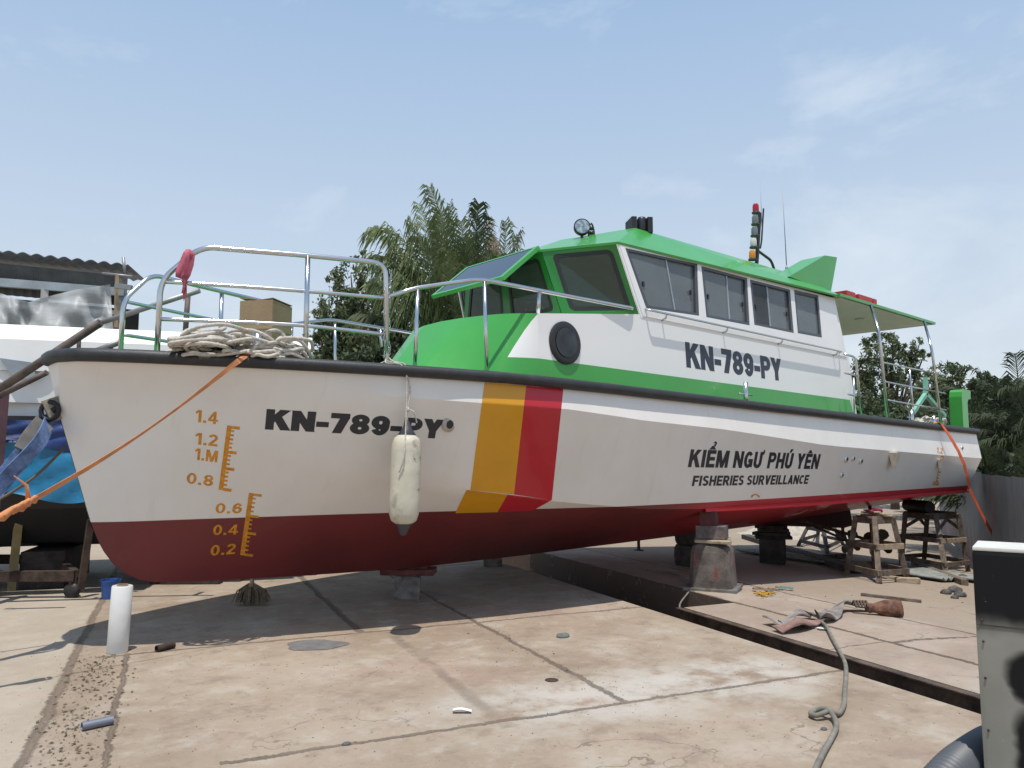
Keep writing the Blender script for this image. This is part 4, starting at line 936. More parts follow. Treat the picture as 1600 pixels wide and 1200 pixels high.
tree('shrub', G_at(640, 17), lob([(590, 580, 40, 0), (640, 560, 46, .3), (690, 570, 46, -.2), (740, 570, 50, .2), (790, 540, 44, .2), (610, 530, 30, .4), (835, 500, 40, .5), (800, 470, 30, .8), (860, 540, 46, 0), (670, 620, 60, 0), (780, 620, 60, 0), (560, 620, 60, 0)], 17), 22000, .10, lf_dark, 'dark dense shrubs growing under the tall nipa palm', 'shrub')
clump(845, 470, 22, 14, 6.2, lf_palm_dark, 'thin dry palm showing above the foredeck by the sun visor', spread=2.4)
clump(585, 560, 17.5, 12, 3.6, lf_palm, 'small light green palm left of the tall nipa palm', spread=2.2)
# trees beyond the stern
tree('shore_tree', G_at(1395, 36), lob([(1382, 552, 34, 0), (1352, 580, 26, .5), (1408, 570, 32, 0), (1425, 548, 18, .3), (1395, 528, 15, 0), (1372, 535, 14, 0), (1375, 605, 38, 0), (1412, 608, 30, 1), (1340, 620, 24, 0), (1438, 540, 12, 0), (1446, 556, 10, 0), (1360, 640, 36, 0)], 36), 9500, .115, lf_mid, 'tall feathery shore tree seen under the aft canopy', trunk_r=.22)
tree('shore_tree', G_at(1480, 33), lob([(1478, 590, 26, 0), (1500, 605, 22, .5), (1455, 610, 26, 0), (1470, 640, 40, 0), (1520, 620, 24, 0), (1440, 640, 26, 0), (1500, 650, 40, 0)], 33), 9500, .12, lf_mid, 'rounded green shore tree just left of the green vent duct', trunk_r=.2)
tree('shore_tree', G_at(1545, 31), lob([(1535, 605, 20, 0), (1545, 630, 34, 0), (1530, 660, 40, 0), (1570, 650, 40, 0), (1590, 615, 22, 0)], 31), 13000, .13, lf_dark, 'dark tree crown between the vent duct and the palm grove', trunk_r=.2)
tree('shrub', G_at(1420, 30), lob([(1350, 670, 40, 0), (1400, 680, 46, 0), (1460, 690, 50, 0), (1330, 640, 30, 2), (1380, 650, 34, 1), (1430, 660, 36, 1), (1520, 700, 60, 0), (1560, 720, 60, 0), (1620, 720, 70, 0)], 30), 20000, .14, lf_dark, 'dark low shrubs along the shore behind the stern rails', 'shrub', trunk=False)
for k, (x, D, n, h, lb) in enumerate(((1530, 24, 16, 4.2, 'dark nipa palm nearest the stern behind the sheet fence'), (1566, 26, 18, 5.4, 'tall dark nipa palm in the middle of the grove'), (1603, 25, 18, 5.6, 'tall dark nipa palm at the right edge of the grove'), (1640, 22, 16, 5.0, 'dark nipa palm half cut off by the right picture edge'), (1548, 19.5, 12, 2.6, 'low dark palm with pale drooping fronds over the fence'), (1592, 18, 12, 2.8, 'low dark palm leaning over the fence top at far right'))):
    clump(x, 700, D, n + 6, h, lf_grove, lb, 'dark palms behind the sheet fence', spread=2.4, ll=1.0, dry=.02)

# ------------------------------------------------------------------ sheet metal fence on the right
fa_, fb_ = V(pD(1519, 738.5, 16.7)), V(pD(1640, 754.5, 9.6)); fd_ = (fb_ - fa_); fd_.z = 0; fd_ = fd_.normalized(); fa_ = fa_ - fd_ * 9; Lf = 17.5; fz = 1.30
fence = thing('sheet_fence', (fa_.x, fa_.y, -.7), 'grey corrugated sheet metal fence with red stains behind the stern', 'fence')
fn = Vector((fd_.y, -fd_.x, 0))
fm = mat('galvanised_sheet', (.22, .235, .245), .6, .2, var=.14, vscale=1.2, bump=.1)
t, b = nodes(fm); g = N(t, 'ShaderNodeNewGeometry'); old = b.inputs['Base Color'].links[0].from_socket
mpn = N(t, 'ShaderNodeMapping'); mpn.inputs['Scale'].default_value = (1, 1, .25); t.links.new(g.outputs['Position'], mpn.inputs[0])
s3 = N(t, 'ShaderNodeSeparateXYZ'); t.links.new(g.outputs['Position'], s3.inputs[0])
rr_ = noise(t, mpn.outputs[0], 2.0, 4); c_ = mixc(t, mth(t, 'MULTIPLY', step(t, rr_, .58, .72), .6), old, (.19, .05, .05)); c_ = mixc(t, mth(t, 'MULTIPLY', step(t, s3.outputs['Z'], .25, -.1), mth(t, 'MULTIPLY', step(t, rr_, .4, .6), .7)), c_, (.23, .12, .11)); t.links.new(c_, b.inputs['Base Color'])
for k in range(10):
    bm = BM(); r0 = []
    for i in range(29):
        q = (i % 4); off = (.0, .0, .0, .022)[q]; f = k * 1.75 + i / 28 * 1.76
        p = fa_ + fd_ * f + fn * (off + .004 * (k % 2)); r0.append((p + Vector((0, 0, -.72 - p.z)), p + Vector((0, 0, fz + .015 * (k % 3) - p.z))))
    grid(bm, [[a for a, _ in r0], [b_ for _, b_ in r0]], False); obj('sheet_panel', bm, fm, fence)
for k in range(8):
    p = fa_ + fd_ * (k * 2.4 + .3) - fn * .05; bm = BM(); bar(bm, (p.x, p.y, -.77), (p.x, p.y, fz - .05), .06, .06); obj('fence_post', bm, greysteel, fence)

# ------------------------------------------------------------------ shores, blocks and trestles
def at_depth_z(y, D): return CH - (y - 715) * D / 1200
def depth(p): return float(np.dot(np.array(p) - CAM, DEP))
LA = math.atan2(LAT[1], LAT[0])
# keel block and red plank
b0 = G(636, 934); D = depth(b0)
bm = BM(); box(bm, b0 + Vector((0, 0, .13)), (.30, .30, .26), rotz(LA + .1), .03)
for v in bm.verts: v.co += Vector((random.uniform(-.012, .012),) * 3)
obj('keel_block', bm, conc_block, label='squat chipped concrete block under the middle of the keel', cat='block')
bm = BM(); box(bm, b0 + Vector((.02, 0, .305)), (.62, .30, .07), rotz(LA - .05), .012); box(bm, b0 + Vector((.0, .02, .362)), (.5, .26, .04), rotz(LA + .02), .01)
obj('keel_plank', bm, mat('red_smeared_timber', (.16, .05, .045), .8, var=.35, vscale=8, bump=.3), label='red smeared timber planks on the squat keel block', cat='plank')
# flat timbers under the forefoot
for k, (x, y, l) in enumerate(((300, 912, .75), (330, 908, .8))):
    p = G(x, y); bm = BM(); box(bm, p + Vector((0, 0, .035)), (l, .14, .07), rotz(LA + .03), .008)
    obj('timber', bm, wood_dark, label=('short dark timber lying flat under the bow, nearer of two', 'dark timber lying flat under the bow, farther of two')[k], cat='timber', group='timbers under the bow')
# pillar with timber packing
pb = G(1130, 922); pb.y += .14; ang = LA - R(24)
pil = thing('concrete_pillar', pb, 'tapered grey pillar with red paint streak carrying the hull', 'pillar')
bm = BM(); box(bm, pb + Vector((0, 0, .02)), (.64, .60, .04), rotz(ang), .008); obj('base_plate', bm, greysteel, pil)
bm = BM(); pr = []
for z, s in ((.04, .262), (.46, .235), (.53, .215), (.565, .165)): pr.append([pb + rotz(ang) @ Vector((sx * s, sy * s * .95, z)) for sx, sy in ((-1, -.8), (-.8, -1), (.8, -1), (1, -.8), (1, .8), (.8, 1), (-.8, 1), (-1, .8), (-1, -.8))])
grid(bm, pr, False); face(bm, pr[-1][:-1]); bmesh.ops.recalc_face_normals(bm, faces=bm.faces)
pm = mat('pillar_concrete', (.175, .145, .125), .9, var=.4, vscale=5, bump=.25); t, b = nodes(pm); g = N(t, 'ShaderNodeNewGeometry'); old = b.inputs['Base Color'].links[0].from_socket
mpn = N(t, 'ShaderNodeMapping'); mpn.inputs['Scale'].default_value = (1.6, 1.6, .5); t.links.new(g.outputs['Position'], mpn.inputs[0])
c_ = mixc(t, mth(t, 'MULTIPLY', step(t, noise(t, mpn.outputs[0], 4, 3), .58, .68), .7), old, (.22, .04, .04)); t.links.new(c_, b.inputs['Base Color'])
obj('pillar_body', bm, pm, pil)
def loose(name, c, size, rz, m, label, cat, group=None, bev=.008):
    bm = BM(); box(bm, c, size, rotz(rz), bev); return obj(name, bm, m, label=label, cat=cat, group=group)
zt = pb.z + .57
loose('packing_board', pb + Vector((-.10, -.08, .57 + .02)), (.42, .16, .035), ang - .15, wood_pale, 'pale board on the grey pillar, left of the pair', 'board', 'boards on the pillar')
loose('packing_board', pb + Vector((.16, .10, .57 + .02)), (.44, .16, .034), ang + .12, wood_pale, 'pale board on the grey pillar, right of the pair', 'board', 'boards on the pillar')
loose('packing_block', pb + Vector((.06, .04, .61 + .085)), (.36, .30, .165), ang, mat('painted_packing', (.20, .165, .155), .8, var=.4, vscale=7, bump=.3), 'thick grey and red packing block above the pillar boards', 'block', None, .012)
loose('packing_block', pb + Vector((.03, .06, .776 + .09)), (.20, .22, .18), ang, mat('maroon_block', (.11, .035, .035), .8, var=.3, bump=.3), 'small maroon block wedged between hull and packing block', 'block', None, .01)
# other supports under the bottom
b1 = G(1078, 884); lx = [(b1 + Vector((0, 0, .17)), .24, .33), (b1 + Vector((0, .02, .49)), .21, .28)]
for k, (c, r, h) in enumerate(lx):
    bm = BM(); lathe(bm, c - Vector((0, 0, h / 2)), [(r * .9, 0), (r, .05), (r * 1.03, h * .5), (r, h - .05), (r * .88, h)], 18)
    obj('packing_drum', bm, mat('dark_drum', (.075, .065, .062), .85, var=.4, vscale=7, bump=.5), label=('lower dark round drum in the stack behind the pillar', 'upper dark round drum in the stack behind the pillar')[k], cat='drum', smooth=40)
b2 = G(1208, 880)
loose('support_block', b2 + Vector((0, 0, .22)), (.42, .42, .44), ang, mat('dark_block', (.07, .065, .06), .9, var=.4, bump=.5), 'dark cube block under the hull bottom right of the pillar', 'block', None, .02)
for k in range(4): loose('support_plank', b2 + Vector((.03 * (-1) ** k, 0, .465 + .062 * k)), (.62 - .05 * k, .40, .055), ang + .18 * (-1) ** k, wood_dark, ('lowest', 'second', 'third', 'topmost')[k] + ' dark plank of the stack on the cube block', 'plank', 'planks on the cube block')
for k, (x, y) in enumerate(((770, 884),)):
    p = G(x, y); loose('keel_block', p + Vector((0, 0, .12)), (.28, .24, .24), LA, conc_block, 'small pale concrete block behind the keel by the trench', 'block', None, .02)
p = G(998, 860); bm = BM(); lathe(bm, p, [(.10, 0), (.10, .012), (.03, .02), (.028, .24), (.05, .26), (.05, .28)], 14); obj('screw_jack', bm, rust, label='small rusty screw jack standing under the keel', cat='jack')
def trestle(name, g4, ztop, half, label, m=wood, th=.075, shelf=True, group='wooden trestles'):
    c = sum(g4, Vector()) / 4; t = thing(name, (c.x, c.y, min(p.z for p in g4)), label, 'trestle', group); u = (g4[1] - g4[0]); a0 = math.atan2(u.y, u.x)
    tops = [Vector((c.x, c.y, ztop)) + (p - c).normalized() * half for p in g4]
    for q in tops: q.z = ztop
    legs = []
    for p, q in zip(g4, tops): bm = BM(); bar(bm, p, q, th, th, Vector((1, .3, 0)), .006); obj('leg', bm, m, t)
    for k in range(4):
        a, b = tops[k], tops[(k + 1) % 4]; d = (b - a).normalized() * .05
        bm = BM(); bar(bm, a - d + Vector((0, 0, -.05)), b + d + Vector((0, 0, -.05)), .04, .09); obj('top_rail', bm, m, t)
        for f, mm in ((.16, m), (.55, wood_pale if k == 1 else m)):
            A, B = g4[k].lerp(tops[k], f), g4[(k + 1) % 4].lerp(tops[(k + 1) % 4], f); d = (B - A).normalized() * .05
            bm = BM(); o = (A - c); o.z = 0; o = ((A + B) / 2 - c); o.z = 0; o = o.normalized() * .06; bar(bm, A - d + o, B + d + o, .03, .085); obj('rung', bm, mm, t)
        A, B = g4[k].lerp(tops[k], .72), a.lerp(b, .5) + Vector((0, 0, -.08))
        if half < .3: continue
        bm = BM(); bar(bm, A, B, .03, .06); obj('brace', bm, m, t)
    bm = BM(); box(bm, (c.x, c.y, ztop + .0), (half * 1.5, half * 1.5, .03), rotz(a0), .004); obj('top_board', bm, m, t); return t, c, a0
g1, g2, g3 = G(1323, 899), G(1374, 912), G(1418, 908); g4 = g1 + g3 - g2; c = (g1 + g3) / 2
z1 = at_depth_z(806, depth(c)); tr1, c1, a1 = trestle('wooden_trestle', [g1, g2, g3, g4], z1, .27, 'splayed timber trestle nearest the camera under the stern quarter')
for k in range(3): loose('scrap_board', c1 + Vector((.05 * k, -.05 + .06 * k, z1 - c1.z + .03 + .026 * k)), (.52, .11, .022), a1 + .5 - .35 * k, wood_pale, ('lower', 'middle', 'upper')[k] + ' pale board lying on top of the nearest trestle', 'board', 'boards on the nearest trestle', .003)
bm = BM(); cc = c1 + Vector((0, -.04, z1 - c1.z + .10)); tube(bm, smooth_path([cc + Vector((-.2, 0, -.02)), cc + Vector((-.05, .03, .02)), cc + Vector((.1, -.03, .0)), cc + Vector((.2, .02, -.03))], 6), .025, 7); obj('red_rag', bm, mat('crimson_cloth', (.35, .02, .06), .9, var=.3), label='twisted crimson rag on the nearest trestle boards', cat='rag')
p = G(1418, 911); loose('timber_offcut', p + Vector((0, 0, .04)), (.34, .12, .08), LA - .2, wood_pale, 'short pale timber foot under the nearest trestle leg', 'timber')
h1, h2, h3 = G(1408, 884), G(1479, 898), G(1513, 893); h4 = h1 + h3 - h2; c = (h1 + h3) / 2; z2 = at_depth_z(800, depth(c))
tr2, c2, a2 = trestle('wooden_trestle', [h1, h2, h3, h4], z2, .46, 'tall timber trestle with black roll at the transom corner', th=.085)
rl_a = Vector((c2.x, c2.y, z2 + .13)); dd = rotz(a2) @ Vector((1, 0, 0)); bm = BM(); lathe(bm, rl_a - dd * .36 + V(LAT) * -.25, [(.02, 0), (.115, .0), (.12, .05), (.12, .66), (.11, .72), (.02, .72)], 16, dd); obj('rubber_roll', bm, rubber, label='black rubber roll lying on the tall trestle under the hull', cat='roll', smooth=40)
loose('scrap_board', rl_a + Vector((.1, 0, -.10)), (.9, .22, .025), a2 + .2, wood_dark, 'dark board under the black roll on the tall trestle', 'board')
k1, k2, k3 = G(1247, 853), G(1293, 866), G(1318, 852); k4 = k1 + k3 - k2; c = (k1 + k3) / 2; trestle('wooden_trestle', [k1, k2, k3, k4], at_depth_z(800, depth(c)), .3, 'dark timber trestle standing in shade on the far side', m=wood_dark)
# asbestos sheets and a heap of sand beyond
for k, (x, y, l, ww) in enumerate(((1290, 884, 4.2, .9), (1455, 902, 3.0, .8))):
    p = G(x, y); bm = BM(); d = (G(x + 150, y + 22) - p); d.z = 0; d = d.normalized(); n_ = Vector((-d.y, d.x, 0)); rows_ = []
    for i in range(25):
        f = i / 24 * ww; zz = .06 + .028 * math.sin(i * 1.05 * 1.5); rows_.append([p + d * s_ + n_ * f + Vector((0, 0, gz(*(p + d * s_ + n_ * f)[:2]) - p.z + zz)) for s_ in (-l / 2, 0, l / 2)])
    grid(bm, rows_); o = obj('roofing_sheet', bm, mat('weathered_cement_sheet', (.27, .28, .26), .85, var=.3, vscale=5, bump=.2), label=('long weathered corrugated sheet lying behind the near trestle', 'weathered corrugated sheet lying under the tall trestle')[k], cat='roofing sheet'); md = o.modifiers.new('t', 'SOLIDIFY'); md.thickness = .012
p = G(1265, 845) + V(DEP) * 1.2
bm = BM(); rows_ = []
for i in range(13):
    rows_.append([p + V(LAT) * (j - 9) * .22 + V(DEP) * (i - 6) * .2 + Vector((0, 0, -.05 + .38 * max(0, math.cos((i - 6) / 12 * math.pi)) * max(0, math.cos((j - 9) / 18 * math.pi)) * (1 + .25 * math.sin(j * 1.7) + .2 * math.sin(i * 2.3)))) for j in range(19)])
grid(bm, rows_); obj('sand_heap', bm, mat('pale_sand', (.50, .44, .36), .95, var=.25, vscale=9, bump=.6), kind='stuff', label='low heap of pale sand and rubble beyond the stern', cat='sand')

# ------------------------------------------------------------------ things hanging on and lying on the boat
# long mooring fender with its line
ft, fbm = hit(632, 656, off=.0), hit(624, 826, off=0)
fc = Vector((pY(631, 747, min(ft.y, fbm.y) - .13)[0], min(ft.y, fbm.y) - .13, 0)); ftop = pY(632, 657, fc.y)[2]; fbot = pY(622, 838, fc.y)[2]
fend = thing('mooring_fender', (fc.x, fc.y, fbot), 'long scuffed white fender hanging on a line against the bow', 'fender')
fa2 = Vector((fc.x, fc.y, fbot)); H_ = ftop - fbot; tilt = Vector((.03, -.0, 1)).normalized()
fm = mat('scuffed_vinyl', (.62, .58, .46), .5, var=.12, vscale=5); t, b = nodes(fm); g = N(t, 'ShaderNodeNewGeometry'); old = b.inputs['Base Color'].links[0].from_socket
c_ = mixc(t, mth(t, 'MULTIPLY', step(t, noise(t, g.outputs['Position'], 5.5, 6), .52, .68), .75), old, (.24, .21, .155)); c_ = mixc(t, mth(t, 'MULTIPLY', step(t, noise(t, g.outputs['Position'], 11, 4), .63, .72), .8), c_, (.10, .085, .07)); c_ = mixc(t, mth(t, 'MULTIPLY', step(t, noise(t, g.outputs['Position'], 3.1, 5), .66, .74), .7), c_, (.45, .20, .10)); t.links.new(c_, b.inputs['Base Color'])
bm = BM(); lathe(bm, fa2, [(.07, .10 * H_), (.115, .13 * H_), (.135, .19 * H_), (.138, .3 * H_), (.138, .73 * H_), (.135, .79 * H_), (.115, .845 * H_), (.075, .875 * H_)], 24, tilt); obj('fender_body', bm, fm, fend, smooth=50)
gcap = mat('fender_grey_cap', (.045, .048, .055), .45, var=.2)
bm = BM(); lathe(bm, fa2, [(.012, 0), (.03, .012 * H_), (.045, .05 * H_), (.078, .105 * H_), (.072, .125 * H_)], 18, tilt); obj('end_cap', bm, gcap, fend, smooth=50)
bm = BM(); lathe(bm, fa2, [(.080, .862 * H_), (.082, .88 * H_), (.045, .93 * H_), (.028, .975 * H_), (.014, H_)], 18, tilt); obj('end_cap', bm, gcap, fend, smooth=50)
tp = fa2 + tilt * H_; e = rail_on(616, 566, .02); e.z = gzz(e.x) + .105; kn = tp + Vector((0, 0, .10))
bm = BM(); tube(bm, smooth_path([rail_on(604, 566) + Vector((0, 0, .04)), e + Vector((-.06, .04, .0)), e + Vector((.03, -.09, -.03)), kn + Vector((.03, .01, .2)), kn, tp], 7), .0065, 6)
tube(bm, smooth_path([rail_on(606, 566) + Vector((0, 0, .05)), e + Vector((.02, .02, .01)), e + Vector((.06, -.09, -.02)), kn + Vector((-.02, -.01, .22)), kn + Vector((-.05, -.05, -.1)), fa2 + tilt * H_ * .7 + Vector((-.10, -.12, 0)), fa2 + tilt * H_ * .55 + Vector((-.125, -.085, 0))], 7), .0065, 6)
tube(bm, smooth_path([kn, kn + Vector((.05, -.03, -.02)), kn + Vector((.09, -.02, -.12))], 6), .007, 6); lathe(bm, kn - Vector((0, 0, .02)), [(.006, 0), (.02, .012), (.02, .03), (.006, .045)], 8)
for k in range(5): q = rail_on(600 + 4 * k, 566); q.z = gzz(q.x) + .10; tube(bm, smooth_path([q + Vector((-.05, .0, 0)), q + Vector((0, -.05, .025)), q + Vector((.06, -.01, .0))], 5), .008, 6)
obj('fender_line', bm, rope_m, fend)
# heaps of mooring rope
def rope_heap(c, sx, sy, h, turns, r, label, m=rope_m, seed=1, group=None):
    rd = random.Random(seed); pts = []
    for k in range(turns):
        a0 = rd.uniform(0, 6.28); cx, cy = c.x + rd.uniform(-.55, .55) * sx, c.y + rd.uniform(-.5, .5) * sy; ex, ey = sx * rd.uniform(.25, .55), sy * rd.uniform(.3, .6); zb_ = c.z + r + h * (k / turns) * rd.uniform(.6, 1.0); tl = rd.uniform(-.12, .12)
        for j in range(9):
            a = a0 + j * .82; x, y = cx + ex * math.cos(a), cy + ey * math.sin(a); dn = max(0, 1 - ((x - c.x) / (sx * 1.05)) ** 2)
            pts.append(Vector((x, y, c.z + r + (zb_ - c.z) * (.25 + .75 * dn) + tl * ex * math.cos(a) + rd.uniform(-.02, .03))))
    for p in pts: p.z = max(p.z, c.z + r)
    bm = BM(); path = smooth_path(pts, 5); tube(bm, path, r, 7); return obj('rope_heap', bm, m, label=label, cat='rope', group=group)
dk = lambda X, Yv: Vector((X, Yv, gzz(X) + .045))
ra = pY(352, 556, 6.62); rope_heap(dk(ra[0], 6.62),   .50, .34, .27, 22, .0165, 'large tangled heap of pale rope on the foredeck left of the bollard', seed=4)
ra = pY(438, 560, 6.45); rope_heap(dk(ra[0], 6.50), .30, .28, .23, 15, .0165, 'smaller coiled heap of pale rope right of the foredeck bollard', seed=9)
bm = BM(); q = dk(pY(440, 555, 6.5)[0], 6.5); tube(bm, smooth_path([q + Vector((-.1, .1, .1)), q + Vector((-.12, .05, .28)), q + Vector((.02, .05, .30)), q + Vector((.06, .0, .12))], 6), .02, 7)
obj('rope_end', bm, rope_m, label='stiff upright loop of pale rope before the cardboard box', cat='rope')
ra = pY(1452, 655, 5.75); rope_heap(dk(ra[0], 5.75), .42, .28, .22, 10, .028, 'bundle of pale rope on the aft deck beside the orange strap', seed=3)
ra = pY(330, 556, 6.7); bm = BM(); rows_ = [[dk(ra[0] + i * .1 - .3, 6.55 + j * .1) + Vector((0, 0, .05 + .04 * math.sin(i * 2.1 + j) + .05 * math.exp(-(i - 4) ** 2 * .2))) for j in range(5)] for i in range(8)]
grid(bm, rows_); obj('tarpaulin_scrap', bm, mat('grey_canvas', (.10, .10, .105), .85, var=.3), label='crumpled dark grey canvas scrap by the foremost deck rope', cat='canvas')
# cardboard carton
cb0 = dk(pY(415, 530, 7.15)[0], 7.15); ctn = thing('cardboard_carton', cb0, 'tall brown cardboard carton standing on the foredeck', 'carton')
cm = mat('cardboard', (.36, .25, .15), .9, var=.1, vscale=4, bump=.1); hgt = pY(400, 473, 7.15)[2] - cb0.z; ca = R(38)
bm = BM(); box(bm, cb0 + Vector((0, 0, hgt / 2)), (.40, .34, hgt), rotz(ca), .004); obj('carton_body', bm, cm, ctn)
bm = BM()
for s in (-1, 1): q = rotz(ca); c_ = cb0 + Vector((0, 0, hgt + .004)); box(bm, c_ + q @ Vector((0, s * .088, .003 + .01 * (s > 0))), (.40, .17, .006), q @ Matrix.Rotation(.10 * s, 3, 'X'))
obj('carton_flap', bm, cm, ctn)
bm = BM(); box(bm, cb0 + Vector((0, 0, hgt * .62)), (.404, .344, .05), rotz(ca)); obj('packing_tape', bm, mat('tan_tape', (.42, .30, .17), .4), ctn)
bx = dk(pY(488, 556, 7.1)[0], 7.1); bm = BM(); box(bm, bx + Vector((0, 0, .07)), (.22, .2, .14), rotz(.3), .02); obj('blue_crate', bm, mat('blue_plastic', (.03, .08, .28), .5), label='small blue plastic crate by the middle bow rail post', cat='crate')
# pink rag knotted to the bow rail
r0 = rail_on(295, 400); pk = [r0 + Vector((0, 0, .02)), V(pY(289, 415, r0.y - .03)), V(pY(284, 432, r0.y - .03)), V(pY(281, 436, r0.y - .02))]
bm = BM(); rows_ = []
for i, (p, wd) in enumerate(((V(pY(297, 391, r0.y - .02)), .03), (V(pY(296, 396, r0.y - .04)), .045), (V(pY(292, 410, r0.y - .04)), .055), (V(pY(286, 424, r0.y - .03)), .06), (V(pY(282, 434, r0.y - .03)), .045), (V(pY(288, 437, r0.y - .02)), .02), (V(pY(289, 448, r0.y - .02)), .016), (V(pY(286, 458, r0.y - .02)), .006))):
    rows_.append([p + Vector((-wd, .015 * math.sin(i), 0)), p + Vector((-wd * .3, -.02, 0)), p + Vector((wd * .3, .015, 0)), p + Vector((wd, -.01, -.01 * i))])
grid(bm, rows_); lathe(bm, V(pY(295, 399, r0.y)), [(.01, -.04), (.04, -.02), (.045, .01), (.02, .04)], 10, Vector((.6, 0, .8)))
o = obj('pink_rag', bm, mat('pink_cloth', (.50, .12, .17), .9, var=.25, vscale=14), label='pink rag knotted round the front bend of the bow rail', cat='rag'); md = o.modifiers.new('t', 'SOLIDIFY'); md.thickness = .006
# orange lashing straps and the blue sling
s0 = rail_on(402, 552, .16); s0.z = gzz(s0.x) + .10; s1 = rail_on(386, 551, 0) + Vector((0, -.02, 0)); s1.z = gzz(s1.x) + .10; s2 = V(pY(371, 565, s1.y - .14)); s3 = V(pD(45, 785, 5.5)); s4 = V(pD(-40, 828, 5.3))
strap = thing('lashing_strap', s3, 'orange lashing strap running from foredeck bollard down past the bow', 'strap', 'orange lashing straps')
path = [s0, s1, s2] + [s2.lerp(s3, k / 12) + Vector((0, 0, -.06 * math.sin(math.pi * k / 12))) for k in range(1, 13)]
nr = [Vector((math.sin(k * .23 + .4) * .6, -.8, math.cos(k * .23) * .5)).normalized() for k in range(len(path))]; nr[0] = nr[1] = Vector((0, -.2, 1)).normalized()
bm = BM(); ribbon(bm, path, [.055, .055, .045] + [.036, .03, .024, .02, .018, .02, .026, .03, .034, .036, .038, .04], nr, .0025); obj('webbing', bm, strap_o, strap)
bm = BM(); kn = [(s3, .02), (s3.lerp(s4, .15), .035), (s3.lerp(s4, .3), .022), (s3.lerp(s4, .5), .034), (s3.lerp(s4, .65), .024), (s4, .03)]; tube(bm, [p + Vector((0, 0, .01 * (-1) ** i)) for i, (p, r) in enumerate(kn)], [r for p, r in kn], 9)
for k in range(4): q = s3.lerp(s4, .12 * k); tube(bm, smooth_path([q + Vector((-.03, -.03, -.03)), q + Vector((.03, -.05, .04)), q + Vector((.04, .03, .0))], 4), .016, 6)
tube(bm, [s3, s3 + Vector((-.02, 0, .12)), s3 + Vector((-.10, 0, .19))], [.02, .012, .003], 6); obj('strap_knot', bm, strap_o, strap)
q0 = rail_on(1459, 655, .16); q0.z = gzz(q0.x) + .08; q1 = rail_on(1470, 657, -.08); q1.z = gzz(q1.x) + .10; e1 = G(1590, 900) + Vector((0, 0, .05)); q2 = hit(1478, 680, off=.07)
strap2 = thing('lashing_strap', e1, 'orange lashing strap running from the aft deck down past the transom', 'strap', 'orange lashing straps')
path = [q0, q1] + [q1.lerp(e1, k / 14) + Vector((0, -.10 * math.sin(math.pi * min(1, k / 5)) if k < 5 else 0, -.22 * math.sin(math.pi * k / 14))) for k in range(1, 15)]
nr = [Vector((-.3 + .1 * math.sin(k), -.9, .2)).normalized() for k in range(len(path))]; bm = BM(); ribbon(bm, path, .075, nr, .003); obj('webbing', bm, mat('orange_red_webbing', (.70, .12, .04), .75, var=.2, vscale=6), strap2)
bm = BM(); lathe(bm, q0 - Vector((0, 0, .05)), [(.03, 0), (.07, .03), (.07, .10), (.03, .13)], 12); obj('strap_knot', bm, strap_o, strap2)
sh = V(pY(78, 642, CL - .02)); blu = thing('lifting_sling', sh, 'worn blue webbing sling shackled to the bow eye plate', 'sling')
bm = BM(); ring = [sh + V(LAT) * (.075 * math.cos(a)) + Vector((0, 0, .075 * math.sin(a))) for a in np.linspace(0, 2 * math.pi, 17)[:-1]]; tube(bm, ring, .02, 8, closed=True); tube(bm, [sh + V(LAT) * .02, V(pY(94, 636, CL - .02))], .025, 8); obj('shackle', bm, mat('black_iron', (.03, .03, .035), .5, .6), blu)
g0 = V(pD(72, 655, 6.5)); gA = V(pD(45, 700, 6.3)); gB = V(pD(-30, 790, 6.0))
bm = BM(); ribbon(bm, smooth_path([g0, gA, gB], 8), .15, Vector((.2, -.9, .3)).normalized(), .006); ribbon(bm, smooth_path([g0 + Vector((.03, 0, 0)), V(pD(62, 690, 6.25)), V(pD(20, 735, 6.15)), gB + Vector((0, -.02, 0))], 8), .12, Vector((.5, -.8, .1)).normalized(), .006)
obj('webbing', bm, strap_b, blu)
bm = BM(); ribbon(bm, smooth_path([V(pD(70, 660, 6.42)), V(pD(52, 682, 6.30)), V(pD(38, 705, 6.22))], 6), .16, Vector((.2, -.9, .3)).normalized(), .009); obj('wear_sleeve', bm, mat('grey_sleeve', (.23, .215, .20), .9, var=.3), blu)
bm = BM(); tube(bm, smooth_path([V(pD(102, 698, 6.6)), V(pD(60, 740, 6.5)), V(pD(20, 768, 6.4)), V(pD(-20, 790, 6.3))], 6), .012, 7); obj('tie_rope', bm, mat('dark_line', (.16, .12, .09), .9, var=.3), label='thin brown tie rope below the blue sling', cat='rope')

# ------------------------------------------------------------------ left of the bow: covered boat, staging, trolley, shed
ba, bb_ = V(pD(-260, 500, 8.6)), V(pD(489, 531, 10.15)); bd = bb_ - ba; bd.z = 0; Lb = bd.length; bd.normalize(); bn = Vector((-bd.y, bd.x, 0)); 
if bn.dot(V(DEP)) < 0: bn = -bn
zt_ = 3.28; wb = thing('covered_boat', (ba.x, ba.y, 0) , 'long white boat with flat roof cover standing behind the bow', 'boat')
wh2 = mat('white_cover', (.80, .80, .79), .5, var=.03); Q = lambda f, n_, z: Vector((ba.x, ba.y, 0)) + bd * (f * Lb) + bn * n_ + Vector((0, 0, z))
f45 = .50
bm = BM()
roofp = [[Q(f, n_, z) for f in (0, .35, .42, .7, .98, 1.0)] for n_, z in ((.0, zt_ - .62), (.02, zt_ - .24), (.25, zt_ - .03), (1.2, zt_), (2.6, zt_ - .25), (2.7, zt_ - .6))]
grid(bm, roofp, False); obj('roof_cover', bm, wh2, wb)
